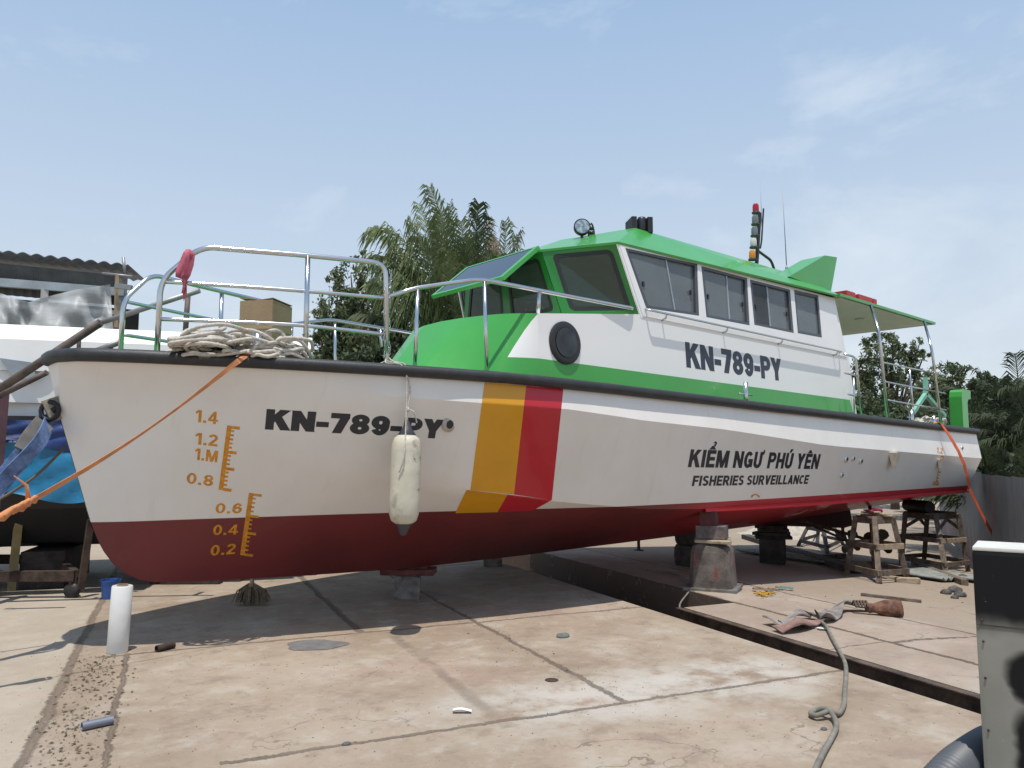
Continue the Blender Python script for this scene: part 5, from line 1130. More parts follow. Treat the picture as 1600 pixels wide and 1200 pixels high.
bm = BM(); rows_ = [[Q(f, .05 + .03 * math.sin(f * 40 + z * 2), z) for f in np.linspace(0, .97, 40)] for z in (zt_ - .3, zt_ - .7, zt_ - 1.0)]; grid(bm, rows_); obj('side_curtain', bm, wh2, wb)
bm = BM(); grid(bm, [[Q(f, n_, z) for f in (0, .2, .4, .6, .8, .95)] for n_, z in ((.15, zt_ - .9), (.10, 2.0), (.02, 1.75))], False); obj('hull_side', bm, mat('white_topside', (.74, .745, .74), .4, var=.05), wb)
bm = BM(); grid(bm, [[Q(f, n_, z) for f in (0, .2, .4, .6, .8, .95)] for n_, z in ((.03, 1.78), (.05, 1.6), (.25, 1.0), (.7, .55), (1.3, .45), (1.9, .55), (2.4, 1.0), (2.6, 1.7))], False); obj('hull_bottom', bm, mat('black_bottom', (.022, .022, .024), .6), wb)
bm = BM(); bar(bm, Q(0, -.02, 2.09), Q(.95, -.02, 2.09), .06, .05); obj('rubbing_strake', bm, blackp, wb)
for x0, x1 in ((12, 55), (-60, -20)):
    a, b_ = pD(x0, 555, 9.35), pD(x1, 585, 9.35); bm = BM(); fw0 = (Vector(a) - Vector((ba.x, ba.y, 0))).dot(bd) / Lb; fw1 = (Vector(b_) - Vector((ba.x, ba.y, 0))).dot(bd) / Lb
    face(bm, [Q(fw0, .0, 2.80), Q(fw1, .0, 2.76), Q(fw1 * 1.04, .0, 2.55), Q(fw0 * 1.1, .0, 2.57)]); o = obj('window', bm, mat('dim_window', (.30, .34, .38), .2), wb); md = o.modifiers.new('t', 'SOLIDIFY'); md.thickness = .03
tb_ = mat('blue_tarp', (.012, .20, .40), .45, var=.3, vscale=2.5, bump=.25, bscale=7)
def tarp(name, z0, z1, n0, m, label, fr=(0, .62)):
    bm = BM(); rows_ = [[Q(f, n0 - .10 * (1 - v) + .028 * math.sin(f * 19 + v * 3) + .018 * math.sin(f * 57 - v * 14), z0 + (z1 - z0) * v + (.07 * math.sin(f * 23) if v == 0 else 0)) for f in np.linspace(*fr, 70)] for v in np.linspace(0, 1, 9)]
    grid(bm, rows_); return obj(name, bm, m, label=label, cat='tarpaulin')
tarp('blue_tarpaulin', 1.15, 1.80, -.12, tb_, 'bright blue tarpaulin hung along the lower side of the covered boat')
tarp('blue_tarpaulin', 1.76, 2.06, -.10, mat('navy_tarp', (.008, .035, .16), .5, var=.3, vscale=3, bump=.4, bscale=6), 'navy blue tarpaulin strip above the bright blue one')
for k in range(3):
    q = Q(.12 + .28 * k, 1.2, 0); loose('boat_stand', q + Vector((0, 0, .23)), (.5, 1.4, .46), math.atan2(bd.y, bd.x), wood_dark, ('left', 'middle', 'right')[k] + 'most dark timber crib under the covered boat', 'crib', 'cribs under the covered boat', .02)
# leaning handrail staging
stg = thing('pipe_staging', V(pD(20, 860, 8.6)), 'rusty pipe staging with sloping handrails left of the bow', 'staging')
pipe = mat('weathered_pipe', (.15, .12, .105), .7, .4, var=.35, vscale=6, bump=.1); galv = mat('galvanised_pipe', (.33, .33, .33), .5, .5, var=.2)
for nm, a, b_, r, m, D in (('handrail', (-40, 634), (157, 504), .045, pipe, 8.3), ('handrail_extension', (155, 505), (312, 454), .030, galv, 8.4), ('lower_rail', (-20, 628), (73, 582), .030, pipe, 7.9), ('upper_rail', (138, 553), (191, 533), .036, galv, 8.8), ('post', (124, 525), (122, 560), .022, pipe, 8.4), ('post', (173, 543), (171, 562), .026, pipe, 8.8), ('post', (294, 458), (287, 556), .030, pipe, 8.6)):
    bm = BM(); tube(bm, [V(pD(*a, D)), V(pD(*b_, D))], r, 12); obj(nm, bm, m, stg)
for nm, a, xb, wd, m, D in (('post', (53, 592), 30, .085, mat('ochre_timber', (.36, .29, .14), .8, var=.25), 9.6), ('post', (8, 598), -6, .09, mat('maroon_steel', (.12, .06, .075), .7, var=.3), 8.6)):
    p = V(pD(*a, D)); q = G_at(xb, D); bm = BM(); bar(bm, p, q, wd, wd); obj('post', bm, m, stg)
# wheeled steel trolley
w1, w2 = G(112, 934), G(64, 906); w3 = w1 + (G(-60, 948) - w1) * 1.0; trl = thing('steel_trolley', w1, 'rusty steel boat trolley with small wheels at left edge', 'trolley')
up_ = lambda p, z: Vector((p.x, p.y, z)); lx_ = (w1 - w2); dx_ = V(LAT)
e1_, e2_ = w1 + dx_ * .03, w2 + dx_ * .18; f1_, f2_ = w1 - dx_ * 2.2 + V(DEP) * -.1, w2 - dx_ * 2.2
for nm, a, b_, wd, hh in (('long_beam', up_(f1_, .25), up_(e1_, .25), .08, .12), ('long_beam', up_(f2_, .27), up_(e2_, .27), .08, .12), ('cross_beam', up_(e1_, .27), up_(e2_, .27), .08, .09), ('cross_beam', up_(f1_ + dx_ * .9, .27), up_(f2_ + dx_ * .9, .27), .08, .09)):
    bm = BM(); bar(bm, a, b_, wd, hh); obj(nm, bm, rust, trl)
for a, px, D in ((w1 + dx_ * .10, (142, 812), depth(w1)), (e2_, (100, 690), depth(w2)), (w2 - dx_ * 1.0, (8, 712), depth(w2))):
    bm = BM(); bar(bm, up_(a, .1), V(pD(*px, D)), .07, .07); obj('post', bm, rust, trl)
bm = BM(); D = depth(w2); bar(bm, V(pD(-60, 700, D)), V(pD(112, 723, D)), .05, .12, Vector((0, 0, 1))); obj('top_beam', bm, mat('pale_steel', (.42, .41, .38), .6, var=.3), trl)
bm = BM(); bar(bm, V(pD(37, 722, D)), V(pD(36, 765, D)), .16, .12); bar(bm, V(pD(-20, 766, D)), V(pD(44, 768, D)), .10, .05); obj('jack_post', bm, mat('pale_brown_steel', (.27, .22, .19), .7, var=.3), trl)
bm = BM(); bar(bm, V(pD(86, 828, D)), V(pD(124, 780, D)), .05, .13); obj('brace_plate', bm, greysteel, trl)
bm = BM(); bar(bm, V(pD(-60, 880, D - 1.0)), V(pD(60, 905, D - .6)), .03, .03); bar(bm, V(pD(0, 835, D + .5)), V(pD(135, 838, D + .5)), .04, .05); obj('tie_bar', bm, rust, trl)
for p in (w1, w2 + dx_ * .05):
    bm = BM(); lathe(bm, up_(p, .085) - V(DEP) * .03, [(.02, 0), (.085, .0), (.085, .06), (.02, .06)], 18, V(DEP)); wl = obj('wheel', bm, rubber, trl)
    bm = BM(); bar(bm, up_(p, .09), up_(p, .24), .05, .07); obj('wheel_fork', bm, rust, trl)
# open shed with corrugated roof
sa, sb = V(pD(-160, 378, 13.6)), V(pD(200, 417, 15.0)); sd_ = sb - sa; sL = sd_.length; sdn = sd_.normalized(); sn = Vector((-sdn.y, sdn.x, 0)).normalized()
if sn.dot(V(DEP)) < 0: sn = -sn
shed = thing('open_shed', G_at(150, 14.8), 'open shed with grey corrugated roof at far left', 'shed')
rm = mat('grey_fibre_roof', (.16, .19, .23), .8, var=.2, vscale=3)
bm = BM(); rows_ = []
for i in range(361):
    f = i / 360 * sL; wv = .055 * (abs(math.sin(f * math.pi / .23)) ** 1.3); rows_.append([sa + sdn * f + Vector((0, 0, wv)), sa + sdn * f + sn * 5 + Vector((0, 0, .75 + wv))])
grid(bm, rows_); o = obj('roof', bm, rm, shed); md = o.modifiers.new('t', 'SOLIDIFY'); md.thickness = .012
dw = Vector((0, 0, -1)); S = lambda f, n_, d: sa + sdn * (f * sL) + sn * n_ + dw * d
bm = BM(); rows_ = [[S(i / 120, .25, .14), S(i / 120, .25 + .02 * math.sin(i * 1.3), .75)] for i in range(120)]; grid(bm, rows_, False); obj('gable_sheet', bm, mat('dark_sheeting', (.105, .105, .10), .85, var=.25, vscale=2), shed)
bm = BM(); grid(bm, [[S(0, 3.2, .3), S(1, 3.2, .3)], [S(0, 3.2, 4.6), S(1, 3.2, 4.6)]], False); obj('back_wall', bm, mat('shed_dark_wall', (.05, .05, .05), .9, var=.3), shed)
bl = mat('pale_blue_steel', (.33, .38, .41), .6, .2, var=.15)
bm = BM(); bar(bm, S(0, .1, .58), S(.985, .1, .50), .10, .16, Vector((0, 0, 1))); obj('eaves_beam', bm, bl, shed)
bm = BM(); bar(bm, S(0, .05, 1.02), S(1.02, .05, .93), .05, .08, Vector((0, 0, 1))); obj('lower_beam', bm, bl, shed)
bm = BM(); bar(bm, S(.62, .1, .6), S(.62, .1, 1.0), .09, .12); obj('strut', bm, mat('pale_strut', (.48, .47, .44), .7, var=.2), shed)
for f in (.0, .975): bm = BM(); p = S(f, .15, .1); bar(bm, p, (p.x, p.y, 0), .14, .14); obj('post', bm, greysteel, shed)
bm = BM(); bar(bm, V(pD(183, 430, 14.7)), V(pD(181, 512, 14.7)), .08, .06); obj('plank_post', bm, mat('raw_plank', (.42, .32, .19), .8, var=.25), shed)
bm = BM(); tube(bm, [V(pD(192.5, 402, 14.8)), V(pD(196, 432, 14.8))], .03, 6); tube(bm, [V(pD(160, 427, 14.7)), V(pD(207, 432, 14.7))], .025, 6); bar(bm, V(pD(180, 446, 14.6)), V(pD(206, 450, 14.6)), .06, .10); obj('scaffold_end', bm, galv, shed)
def sheet_mat():
    m = bpy.data.materials.new('clear_polythene'); m.use_nodes = True; t, p = nodes(m); p.inputs['Base Color'].default_value = (.50, .51, .50, 1); p.inputs['Roughness'].default_value = .5
    g = N(t, 'ShaderNodeNewGeometry'); mp_ = N(t, 'ShaderNodeMapping'); mp_.inputs['Scale'].default_value = (.8, .8, 2.2); t.links.new(g.outputs['Position'], mp_.inputs[0]); nn = noise(t, mp_.outputs[0], 1.8, 6)
    t.links.new(mixc(t, step(t, nn, .35, .65), (.30, .31, .31), (.42, .43, .42)), p.inputs['Base Color'])
    bp = N(t, 'ShaderNodeBump'); bp.inputs['Strength'].default_value = .35; bp.inputs['Distance'].default_value = .06; t.links.new(nn, bp.inputs['Height']); t.links.new(bp.outputs[0], p.inputs['Normal'])
    tr = N(t, 'ShaderNodeBsdfTransparent'); mxs = N(t, 'ShaderNodeMixShader'); mxs.inputs[0].default_value = .8; o = t.nodes['Material Output']
    t.links.new(tr.outputs[0], mxs.inputs[1]); t.links.new(p.outputs[0], mxs.inputs[2]); t.links.new(mxs.outputs[0], o.inputs[0]); return m
bm = BM(); rows_ = []
topx = [(-60, 455), (0, 458), (25, 466), (45, 472), (80, 462), (120, 452), (155, 447), (172, 444)]
for j in range(12):
    v = j / 11; r_ = []
    for i in range(60):
        f = i / 59 * 7; k = min(6, int(f)); a, b_ = topx[k], topx[k + 1]; q = f - k; x = a[0] + (b_[0] - a[0]) * q; y = a[1] + (b_[1] - a[1]) * q
        yy = y + (528 - y) * v; r_.append(V(pD(x + 6 * v * (i / 59), yy, 13.6 + x / 400 + .10 * math.sin(i * .23 + v * 4.5) + .05 * math.sin(i * .5 - v * 8) + .015 * math.sin(i * 1.3 + v * 3) - .25 * v)))
    rows_.append(r_)
grid(bm, rows_); obj('plastic_sheet', bm, sheet_mat(), label='clear crumpled plastic sheet hung below the corrugated shed roof', cat='plastic sheet')

# ------------------------------------------------------------------ on the yard
p = G(183, 1019); ro = thing('film_roll', p, 'upright roll of white plastic film standing before the bow', 'film roll')
D = depth(p); hr = at_depth_z(910, D); tl = Vector((.04, .0, 1)).normalized() if 0 else (V(LAT) * .035 + Vector((0, 0, 1))).normalized()
fw = mat('white_film', (.74, .735, .72), .32, var=.05, vscale=3, bump=.12, bscale=14, coat=.3)
bm = BM(); lathe(bm, p, [(.078, 0), (.083, .01), (.083, hr - .008), (.078, hr), (.045, hr), (.044, hr - .10)], 28, tl); obj('film', bm, fw, ro, smooth=45)
bm = BM(); lathe(bm, p, [(.044, hr - .12), (.044, hr + .012), (.036, hr + .012), (.036, hr - .12)], 22, tl); obj('cardboard_core', bm, mat('core_board', (.28, .22, .17), .9), ro, smooth=45)
p = G(172, 935) + V(DEP) * .0; bk = thing('blue_bucket', p, 'small blue bucket standing behind the white film roll', 'bucket')
bm = BM(); lathe(bm, p, [(.085, 0), (.105, .2), (.115, .2), (.115, .215), (.10, .215), (.085, .02)], 20); obj('bucket_shell', bm, mat('bucket_blue', (.03, .10, .36), .45), bk, smooth=45)
p = G(392, 946); br = thing('fan_broom', p, 'straw fan broom leaning under the keel, bristles down', 'broom')
bm = BM()
for k in range(150):
    a = random.uniform(-1, 1); b_ = random.uniform(-1, 1) * .35; top_ = p + Vector((0, 0, .24)) + V(LAT) * a * .03; q = p + V(LAT) * a * .21 * random.uniform(.8, 1.05) + V(DEP) * (b_ * .25 + .02) + Vector((0, 0, .01 + .03 * a * a)); m_ = top_.lerp(q, .5) + V(LAT) * a * .035 + Vector((0, 0, .02)); tube(bm, [top_, m_, q], [.005, .005, .003], 4, cap=False)
obj('bristles', bm, mat('straw', (.30, .25, .18), .95, var=.4, vscale=30), br)
bm = BM(); tube(bm, [p + Vector((0, 0, .20)), p + Vector((0, 0, .30)) + V(DEP) * .03, p + Vector((0, 0, .42)) + V(DEP) * .25], [.03, .02, .013], 8); obj('handle', bm, wood_pale, br)
# pipe offcuts and small litter
def offcut(x, y, l, r, az, m, label):
    p = G(x, y, r); d = rotz(az) @ Vector((1, 0, 0)); bm = BM(); lathe(bm, p - d * l / 2, [(r * .75, .02), (r * .78, 0), (r, 0), (r, l), (r * .78, l), (r * .75, l - .02)], 14, d); obj('pipe_offcut', bm, m, label=label, cat='pipe', group='pipe offcuts', smooth=45)
offcut(258, 1016, .16, .028, LA + 1.0, rust, 'short rusty pipe offcut lying right of the film roll')
offcut(152, 1137, .17, .026, LA + .75, mat('blue_grey_pipe', (.20, .22, .27), .5, .4), 'short grey blue pipe offcut in the crumbled left joint')
def stone(x, y, r, m, label, cat='stone', fl=.55):
    p = G(x, y); bm = BM(); bmesh.ops.create_icosphere(bm, subdivisions=2, radius=r); sd = random.random() * 9
    for v in bm.verts: v.co = Vector((v.co.x * 1.25, v.co.y, max(-.2 * r, v.co.z * fl))) * (1 + .14 * math.sin(v.co.x * 90 + sd) * math.cos(v.co.y * 70 + sd)) + p + Vector((0, 0, r * .2 * fl))
    return obj('stone', bm, m, label=label, cat=cat, smooth=True)
stn = mat('grey_green_stone', (.16, .18, .16), .85, var=.3, vscale=20)
stone(880, 995, .055, stn, 'rounded grey green stone on the slab right of the cement patch')
stone(541, 1163, .022, mat('dark_stone', (.10, .10, .105), .8), 'small dark stone near the bottom middle of the yard')
stone(1287, 1140, .02, mat('dark_stone', (.10, .10, .105), .8), 'tiny dark stone beside the loop of the grey hose')
p = G(722, 1114); bm = BM(); grid(bm, [[p + V(LAT) * (i - 2) * .03 + V(DEP) * (j - 1) * .022 + Vector((0, 0, .008 + .012 * (j - 1) ** 2 + .008 * math.sin(i))) for j in range(3)] for i in range(5)]); obj('paper_scrap', bm, mat('white_paper', (.7, .69, .66), .8), label='curled white scrap lying on the near joint line', cat='scrap')
for x, y, r, nm in ((862, 1063, .05, 'left'), (1285, 984, .05, 'right')):
    p = G(x, y, .004); bm = BM(); lathe(bm, p - Vector((0, 0, .003)), [(r, 0), (r, .003), (r * .8, .004), (r * .78, .0015), (r * .45, .002), (r * .4, .004)], 20); obj('floor_socket', bm, rust, label='round rusty lifting socket let into the slab, %s of two' % nm, cat='socket', group='lifting sockets')
p0, p1 = G(1345, 931), G(1440, 942); bm = BM(); bar(bm, p0 + Vector((0, 0, .02)), p1 + Vector((0, 0, .02)), .05, .035); obj('batten', bm, wood, label='thin timber batten lying on the dirt right of the straps', cat='batten')
p = G(1192, 931); bm = BM()
for k in range(14):
    a = random.uniform(0, 6.3); q = p + Vector((random.uniform(-.12, .12), random.uniform(-.05, .05), .015)); tube(bm, smooth_path([q, q + Vector((.04 * math.cos(a), .04 * math.sin(a), .02)), q + Vector((.08 * math.cos(a + .8), .08 * math.sin(a + .8), .0))], 4), .008, 5)
obj('yellow_netting', bm, mat('yellow_net', (.50, .28, .03), .7, var=.3, vscale=30), label='crumpled yellow netting on the slab by the pillar', cat='netting')
def cloth(name, x, y, L_, W_, az, m, label, amp=.03, sd=0, cat='rag', z0=.02):
    p = G(x, y); u_, v_ = rotz(az) @ Vector((1, 0, 0)), rotz(az) @ Vector((0, 1, 0)); bm = BM(); rows_ = []
    for i in range(25):
        f = i / 24 - .5; r_ = []
        for j in range(9):
            g_ = j / 8 - .5; q = p + u_ * f * L_ + v_ * (g_ * W_ * (1 + .3 * math.sin(i * .9 + sd)) + .25 * W_ * math.sin(f * 9 + sd)); h = z0 + amp * (1 + math.sin(i * 1.1 + j * .9 + sd) * .6 + math.sin(j * 2.1 + i * .4 + sd) * .5) * math.cos(g_ * 2.6)
            r_.append(Vector((q.x, q.y, gz(q.x, q.y) + max(.006, h))))
        rows_.append(r_)
    grid(bm, rows_); return obj(name, bm, m, label=label, cat=cat)
cloth('green_rag', 1226, 922, .22, .09, LA + .1, mat('teal_cloth', (.10, .22, .22), .9, var=.4, vscale=20), 'small teal rag on the slab right of the pillar', .015, 2)
cloth('brown_rag', 1195, 925, .30, .10, LA + .2, mat('brown_cloth', (.20, .14, .10), .9, var=.4, vscale=20), 'dirty brown rag beside the yellow netting', .02, 5)
# discarded slings
gs = mat('dirty_grey_sling', (.30, .265, .245), .9, var=.4, vscale=7, bump=.4); ps = mat('dirty_pink_sling', (.26, .155, .13), .9, var=.4, vscale=7, bump=.4)
def sling(pts, wd, m, label, tw=.5, z=.03):
    P_ = smooth_path([G(x, y, z + .02 * ((k * 37) % 3)) for k, (x, y) in enumerate(pts)], 7); bm = BM(); nr = [Vector((math.sin(k * .3) * tw, math.cos(k * .41) * tw, 1)).normalized() for k in range(len(P_))]; ribbon(bm, P_, wd, nr, .007); obj('webbing_sling', bm, m, label=label, cat='sling')
sling([(1375, 957), (1345, 955), (1315, 956), (1302, 966), (1290, 973), (1278, 974)], .15, gs, 'pale grey sling curving to the brown bag on the slab', .6, .05)
sling([(1287, 972), (1262, 968), (1240, 975), (1222, 981), (1200, 975)], .14, gs, 'grey sling lying left of the hose knot', .5, .04)
sling([(1276, 974), (1262, 980), (1240, 987), (1214, 989)], .17, ps, 'faded pink sling end nearest the trench', .3, .03)
p = G(1383, 962); bg_ = thing('leather_bag', p, 'crumpled brown bag at the end of the grey sling', 'bag'); bm = BM(); dd = (V(LAT) * 1 + V(DEP) * -.1).normalized()
lathe(bm, p + Vector((0, 0, .07)) - dd * .20, [(.03, 0), (.05, .03), (.045, .08), (.085, .2), (.095, .3), (.09, .36), (.02, .38)], 16, dd)
for v in bm.verts: v.co += Vector((0, 0, .012 * math.sin(v.co.x * 40 + v.co.y * 31)))
obj('bag_body', bm, mat('brown_leather', (.17, .075, .042), .8, var=.55, vscale=12, bump=.5), bg_, smooth=True)
bm = BM()
for k in range(5): q = p + Vector((0, 0, .09)) - dd * (.19 + .03 * k); tube(bm, smooth_path([q + V(DEP) * -.05, q + Vector((0, 0, .06)), q + V(DEP) * .06 + Vector((0, 0, .01))], 4), .012, 6)
obj('bag_tie', bm, mat('dark_tie', (.12, .075, .05), .8), bg_)
p = G(1275, 981, .006); bm = BM(); face(bm, [p + V(LAT) * -.09 + V(DEP) * .03, p + V(LAT) * .06 + V(DEP) * -.09, p + V(LAT) * .10 + V(DEP) * -.05, p + V(LAT) * -.03 + V(DEP) * .07]); o = obj('paper_scrap', bm, mat('white_paper', (.7, .69, .66), .8), label='flat white card scrap beside the pink sling', cat='scrap'); md = o.modifiers.new('t', 'SOLIDIFY'); md.thickness = .004
# grey hose from the slings across the trench to the picture's foot
hp = [(1280, 974), (1292, 985), (1301, 1002), (1312, 1022), (1321, 1042), (1322, 1062), (1320, 1085), (1319, 1105), (1311, 1120), (1295, 1124), (1277, 1126), (1267, 1121), (1275, 1118), (1293, 1123), (1304, 1130), (1307, 1142), (1300, 1158), (1288, 1180), (1276, 1205), (1262, 1240)]
hz_ = [.03, .03, .02, .02, .02, .02, .02, .02, .02, .045, .03, .02, .03, .055, .03, .02, .02, .02, .02, .02]
bm = BM(); tube(bm, smooth_path([G(x, y, z + .002) for (x, y), z in zip(hp, hz_)], 6), .0165, 8); obj('rubber_hose', bm, mat('dusty_hose', (.22, .205, .17), .7, var=.25, vscale=8), label='dusty grey hose snaking across the trench with one loop', cat='hose')
hp = [(700, 820), (900, 838), (1000, 872), (1055, 895), (1090, 925), (1112, 944), (1135, 951)]
bm = BM(); tube(bm, smooth_path([G(x, y, .02) for x, y in ((1010, 893), (1050, 898), (1080, 917))] + [uv(7.6, 5.5, -.12), uv(7.15, 5.5, -.2), uv(7.05, 5.8, -.1)], 7), .011, 6); obj('cable', bm, mat('grey_cable', (.20, .19, .175), .7), label='thin grey cable drooping into the trench before the pillar', cat='cable')
# litter along the crumbled joint and grit on the slabs
vs, fs = [], []
for k in range(900):
    u_, v_ = rng.uniform(4.6, 7.3), -.45 + rng.normal() * .11; q = uv(u_, v_, .004); s_ = .003 + .017 * rng.uniform(0, 1) ** 2.5; a = rng.uniform(0, 6.3); d1 = Vector((math.cos(a), math.sin(a), rng.uniform(-.2, .4))) * s_; d2 = Vector((-math.sin(a), math.cos(a), rng.uniform(-.2, .4))) * s_ * .5; i = len(vs); h = Vector((0, 0, s_ * .35)); vs += [q - d1, q - d2 + h, q + d1, q + d2 + h]; fs.append((i, i + 1, i + 2, i + 3))
me = bpy.data.meshes.new('leaf_litter'); me.from_pydata([tuple(v) for v in vs], [], fs); me.materials.append(leaf_mat('litter', (.10, .085, .05), (.26, .21, .13), (.05, .05, .035))); o = bpy.data.objects.new('leaf_litter', me); COL.objects.link(o); tag(o, 'dry leaf litter and crumbs in the wide left joint', 'litter', None, 'stuff')
vs, fs = [], []
for k in range(3400):
    if k % 3: u_, v_ = rng.uniform(3.2, 8.5), rng.uniform(-1.5, 4.7)
    else: u_, v_ = rng.normal() * 1.6 + 6.8, rng.normal() * .12 + (1.9, 2.83, 2.83, -.66)[k % 4]
    if v_ > 4.7: continue
    if k % 4 == 0: u_, v_ = rng.uniform(3, 9), 6.2 + rng.uniform(0, 1) ** .7 * 5
    x, y = UA * u_ + VA * v_; q = Vector((x, y, gz(x, y) - .001)); s_ = .002 + .006 * rng.uniform(0, 1) ** 2 * (2.2 if k % 30 == 0 else 1); a = rng.uniform(0, 6.3); i = len(vs)
    vs += [q + Vector((math.cos(a + 2.09 * j) * s_, math.sin(a + 2.09 * j) * s_, 0)) for j in range(3)] + [q + Vector((0, 0, s_ * .9))]; fs += [(i, i + 1, i + 3), (i + 1, i + 2, i + 3), (i + 2, i, i + 3)]
me = bpy.data.meshes.new('grit'); me.from_pydata([tuple(v) for v in vs], [], fs); me.materials.append(mat('grit_stone', (.17, .14, .115), .9, var=.7, vscale=3.7)); o = bpy.data.objects.new('grit', me); COL.objects.link(o); tag(o, 'loose grit and pebbles scattered on the concrete', 'grit', None, 'stuff')
p = G(1234, 838); bm = BM(); bmesh.ops.create_icosphere(bm, subdivisions=3, radius=.17)
for v in bm.verts: v.co = Vector((v.co.x * 1.3, v.co.y, v.co.z * .9)) * (1 + .16 * math.sin(v.co.x * 23) * math.cos(v.co.y * 19 + v.co.z * 17)) + p + Vector((0, 0, .13))
obj('plastic_bag', bm, mat('pale_blue_plastic', (.33, .45, .50), .4, var=.2, vscale=12), label='pale blue plastic bag lying behind the dark cube block', cat='bag', smooth=True)
for k, (a, b_, w_, h_, lb) in enumerate((((1165, 842), (1335, 896), .22, .12, 'long dark timber baulk running under the stern between supports'), ((1262, 876), (1318, 872), .12, .10, 'short brown timber end beside the far trestle foot'), ((1428, 884), (1508, 915), .10, .09, 'grey timber lying at the foot of the tall trestle'))):
    bm = BM(); bar(bm, G(*a) + Vector((0, 0, h_ / 2)), G(*b_) + Vector((0, 0, h_ / 2)), w_, h_); obj('timber_baulk', bm, wood_dark if k == 0 else wood, label=lb, cat='timber')
for k, (x, y, r) in enumerate(((1196, 836, .14), (1182, 833, .10), (1212, 832, .12), (1272, 840, .12), (1286, 842, .09), (1310, 846, .13), (1256, 846, .10), (1170, 838, .08))):
    o = stone(x, y, r, mat('pale_rubble', (.36, .32, .27), .9, var=.35, vscale=14), 'pale broken rubble lump on the ground far under the stern', 'rubble', .7)
    o['group'] = 'pale rubble under the stern'
# rubble beyond the stern in front of the fence
for k, (x, y, r) in enumerate(((1492, 925, .10), (1478, 928, .07), (1500, 932, .08), (1505, 908, .12), (1492, 935, .05))):
    stone(x, y, r, mat('dark_rubble', (.11, .10, .095), .9, var=.4, vscale=15), ('largest dark rubble lump', 'left dark rubble lump', 'right dark rubble lump', 'rear dark rubble lump', 'smallest dark rubble lump')[k] + ' in the pile beside the machine cabinet', 'rubble', .8)

# machine cabinet at the right edge and its ribbed hose
ca_ = V(pD(1518, 860, 2.45)); zc = ca_.z; cv = G_at(1519, 2.45); e_r = (V(LAT) * 1.0 - V(DEP) * .70).normalized(); e_b = (V(DEP) * 1.0 + V(LAT) * .70).normalized()
cab = thing('machine_cabinet', (ca_.x, ca_.y, 0), 'cream machine cabinet sprayed black standing at the right edge', 'cabinet')
def cab_mat():
    m = bpy.data.materials.new('sprayed_panel'); m.use_nodes = True; t, b = nodes(m); g = N(t, 'ShaderNodeNewGeometry'); P_ = g.outputs['Position']
    sub = N(t, 'ShaderNodeVectorMath', operation='SUBTRACT'); t.links.new(P_, sub.inputs[0]); sub.inputs[1].default_value = ca_
    dt = N(t, 'ShaderNodeVectorMath', operation='DOT_PRODUCT'); t.links.new(sub.outputs[0], dt.inputs[0]); dt.inputs[1].default_value = e_r; a = dt.outputs['Value']
    s_ = N(t, 'ShaderNodeSeparateXYZ'); t.links.new(sub.outputs[0], s_.inputs[0]); z = s_.outputs['Z']; w_ = mth(t, 'MULTIPLY', mth(t, 'SUBTRACT', noise(t, P_, 6, 3), .5), .10)
    zz = mth(t, 'ADD', z, w_); aa = mth(t, 'ADD', a, w_)
    top = step(t, zz, -.27, -.17)
    def blob(a0, z0, ra, rz): 
        q = mth(t, 'ADD', mth(t, 'POWER', mth(t, 'ABSOLUTE', mth(t, 'DIVIDE', mth(t, 'SUBTRACT', aa, a0), ra)), 2.6), mth(t, 'POWER', mth(t, 'ABSOLUTE', mth(t, 'DIVIDE', mth(t, 'SUBTRACT', zz, z0), rz)), 2.6)); return step(t, q, 1.5, .55)
    f = mth(t, 'MAXIMUM', top, mth(t, 'MAXIMUM', blob(.165, -.37, .10, .07), blob(.165, -.60, .085, .15)))
    n_ = noise(t, P_, 3, 6); c = mixc(t, step(t, n_, .35, .65), (.235, .23, .195), (.28, .272, .235)); c = mixc(t, f, c, (.010, .010, .011))
    sp = N(t, 'ShaderNodeTexVoronoi'); sp.inputs['Scale'].default_value = 22; t.links.new(P_, sp.inputs[0]); c = mixc(t, mth(t, 'MULTIPLY', step(t, sp.outputs['Distance'], .07, .03), .5), c, (.35, .34, .31))
    t.links.new(c, b.inputs['Base Color']); b.inputs['Roughness'].default_value = .6; b.inputs['Specular IOR Level'].default_value = .18; return m
cmf = cab_mat(); W2, D2, H2 = .75, .22, zc - .02
bm = BM(); mr = Matrix((e_r, e_b, Vector((0, 0, 1)))).transposed(); c0 = ca_ + e_r * W2 / 2 + e_b * D2 / 2
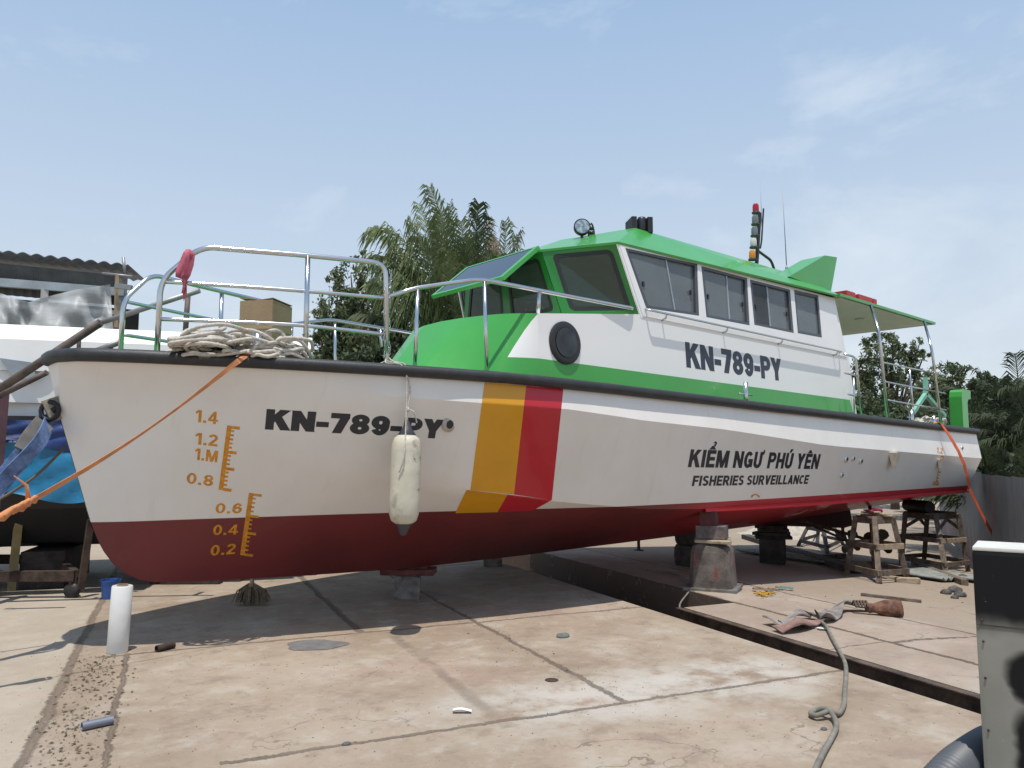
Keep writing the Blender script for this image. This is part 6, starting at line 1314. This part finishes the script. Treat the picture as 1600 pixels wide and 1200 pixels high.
vs_ = box(bm, Vector((c0.x, c0.y, zc / 2 + .03)), (W2, D2, zc - .06), mr, .012); obj('cabinet_body', bm, cmf, cab)
bm = BM(); box(bm, Vector((c0.x, c0.y, zc + .006)), (W2 - .004, D2 - .004, .012), mr, .004); obj('cabinet_top', bm, mat('cream_enamel', (.66, .64, .58), .4, var=.1), cab)
bm = BM(); q = Vector((c0.x, c0.y, zc + .012)) + e_r * .02 + e_b * .03; box(bm, q, (.22, .10, .004), mr); obj('top_vent', bm, blackp, cab)
for z_ in (-.21, -.275, -.385, -.54): 
    bm = BM(); q = ca_ + e_r * .018 + Vector((0, 0, z_)) - e_b * .001; lathe(bm, q, [(.0035, 0), (.0035, .003), (.002, .004)], 10, -e_b); obj('screw', bm, rust, cab)
bm = BM(); q0_ = ca_ - e_b * .0015 + Vector((0, 0, -.225)); bar(bm, q0_ + e_r * .004, q0_ + e_r * .70 + Vector((0, 0, 0)), .002, .003, Vector((0, 0, 1)), 0); obj('panel_seam', bm, rust, cab)
bm = BM(); pa = [V(pD(1600, 1140, 2.9)), V(pD(1550, 1160, 2.75)), V(pD(1516, 1182, 2.6)), V(pD(1486, 1208, 2.45)), V(pD(1440, 1262, 2.3))]; pth = smooth_path(pa, 44); tube(bm, pth, [(.050, .056, .059, .056)[k % 4] for k in range(len(pth))], 18)
obj('ribbed_hose', bm, mat('grey_ribbed_plastic', (.10, .105, .115), .5, var=.15), label='thick grey ribbed hose curving out below the machine cabinet', cat='hose', smooth=25)
# red boxes on the canopy
for k, (a, b_) in enumerate((((1301, 443), (1315, 449)), ((1320, 447), (1342, 459)), ((1343, 456), (1349, 461)))):
    yy = 6.35; p0, p1 = V(pY(*a, yy)), V(pY(*b_, yy)); zb_ = 4.33; c_ = (p0 + p1) / 2; loose('float_box', Vector((c_.x, yy, zb_ + .13)), (abs(p1.x - p0.x), .5, .26), 0, mat('buoyant_red', (.50, .03, .035), .5, var=.1), ('forward', 'long middle', 'small aft')[k] + ' red flotation box on the canopy roof', 'float', 'red boxes on the canopy', .015)
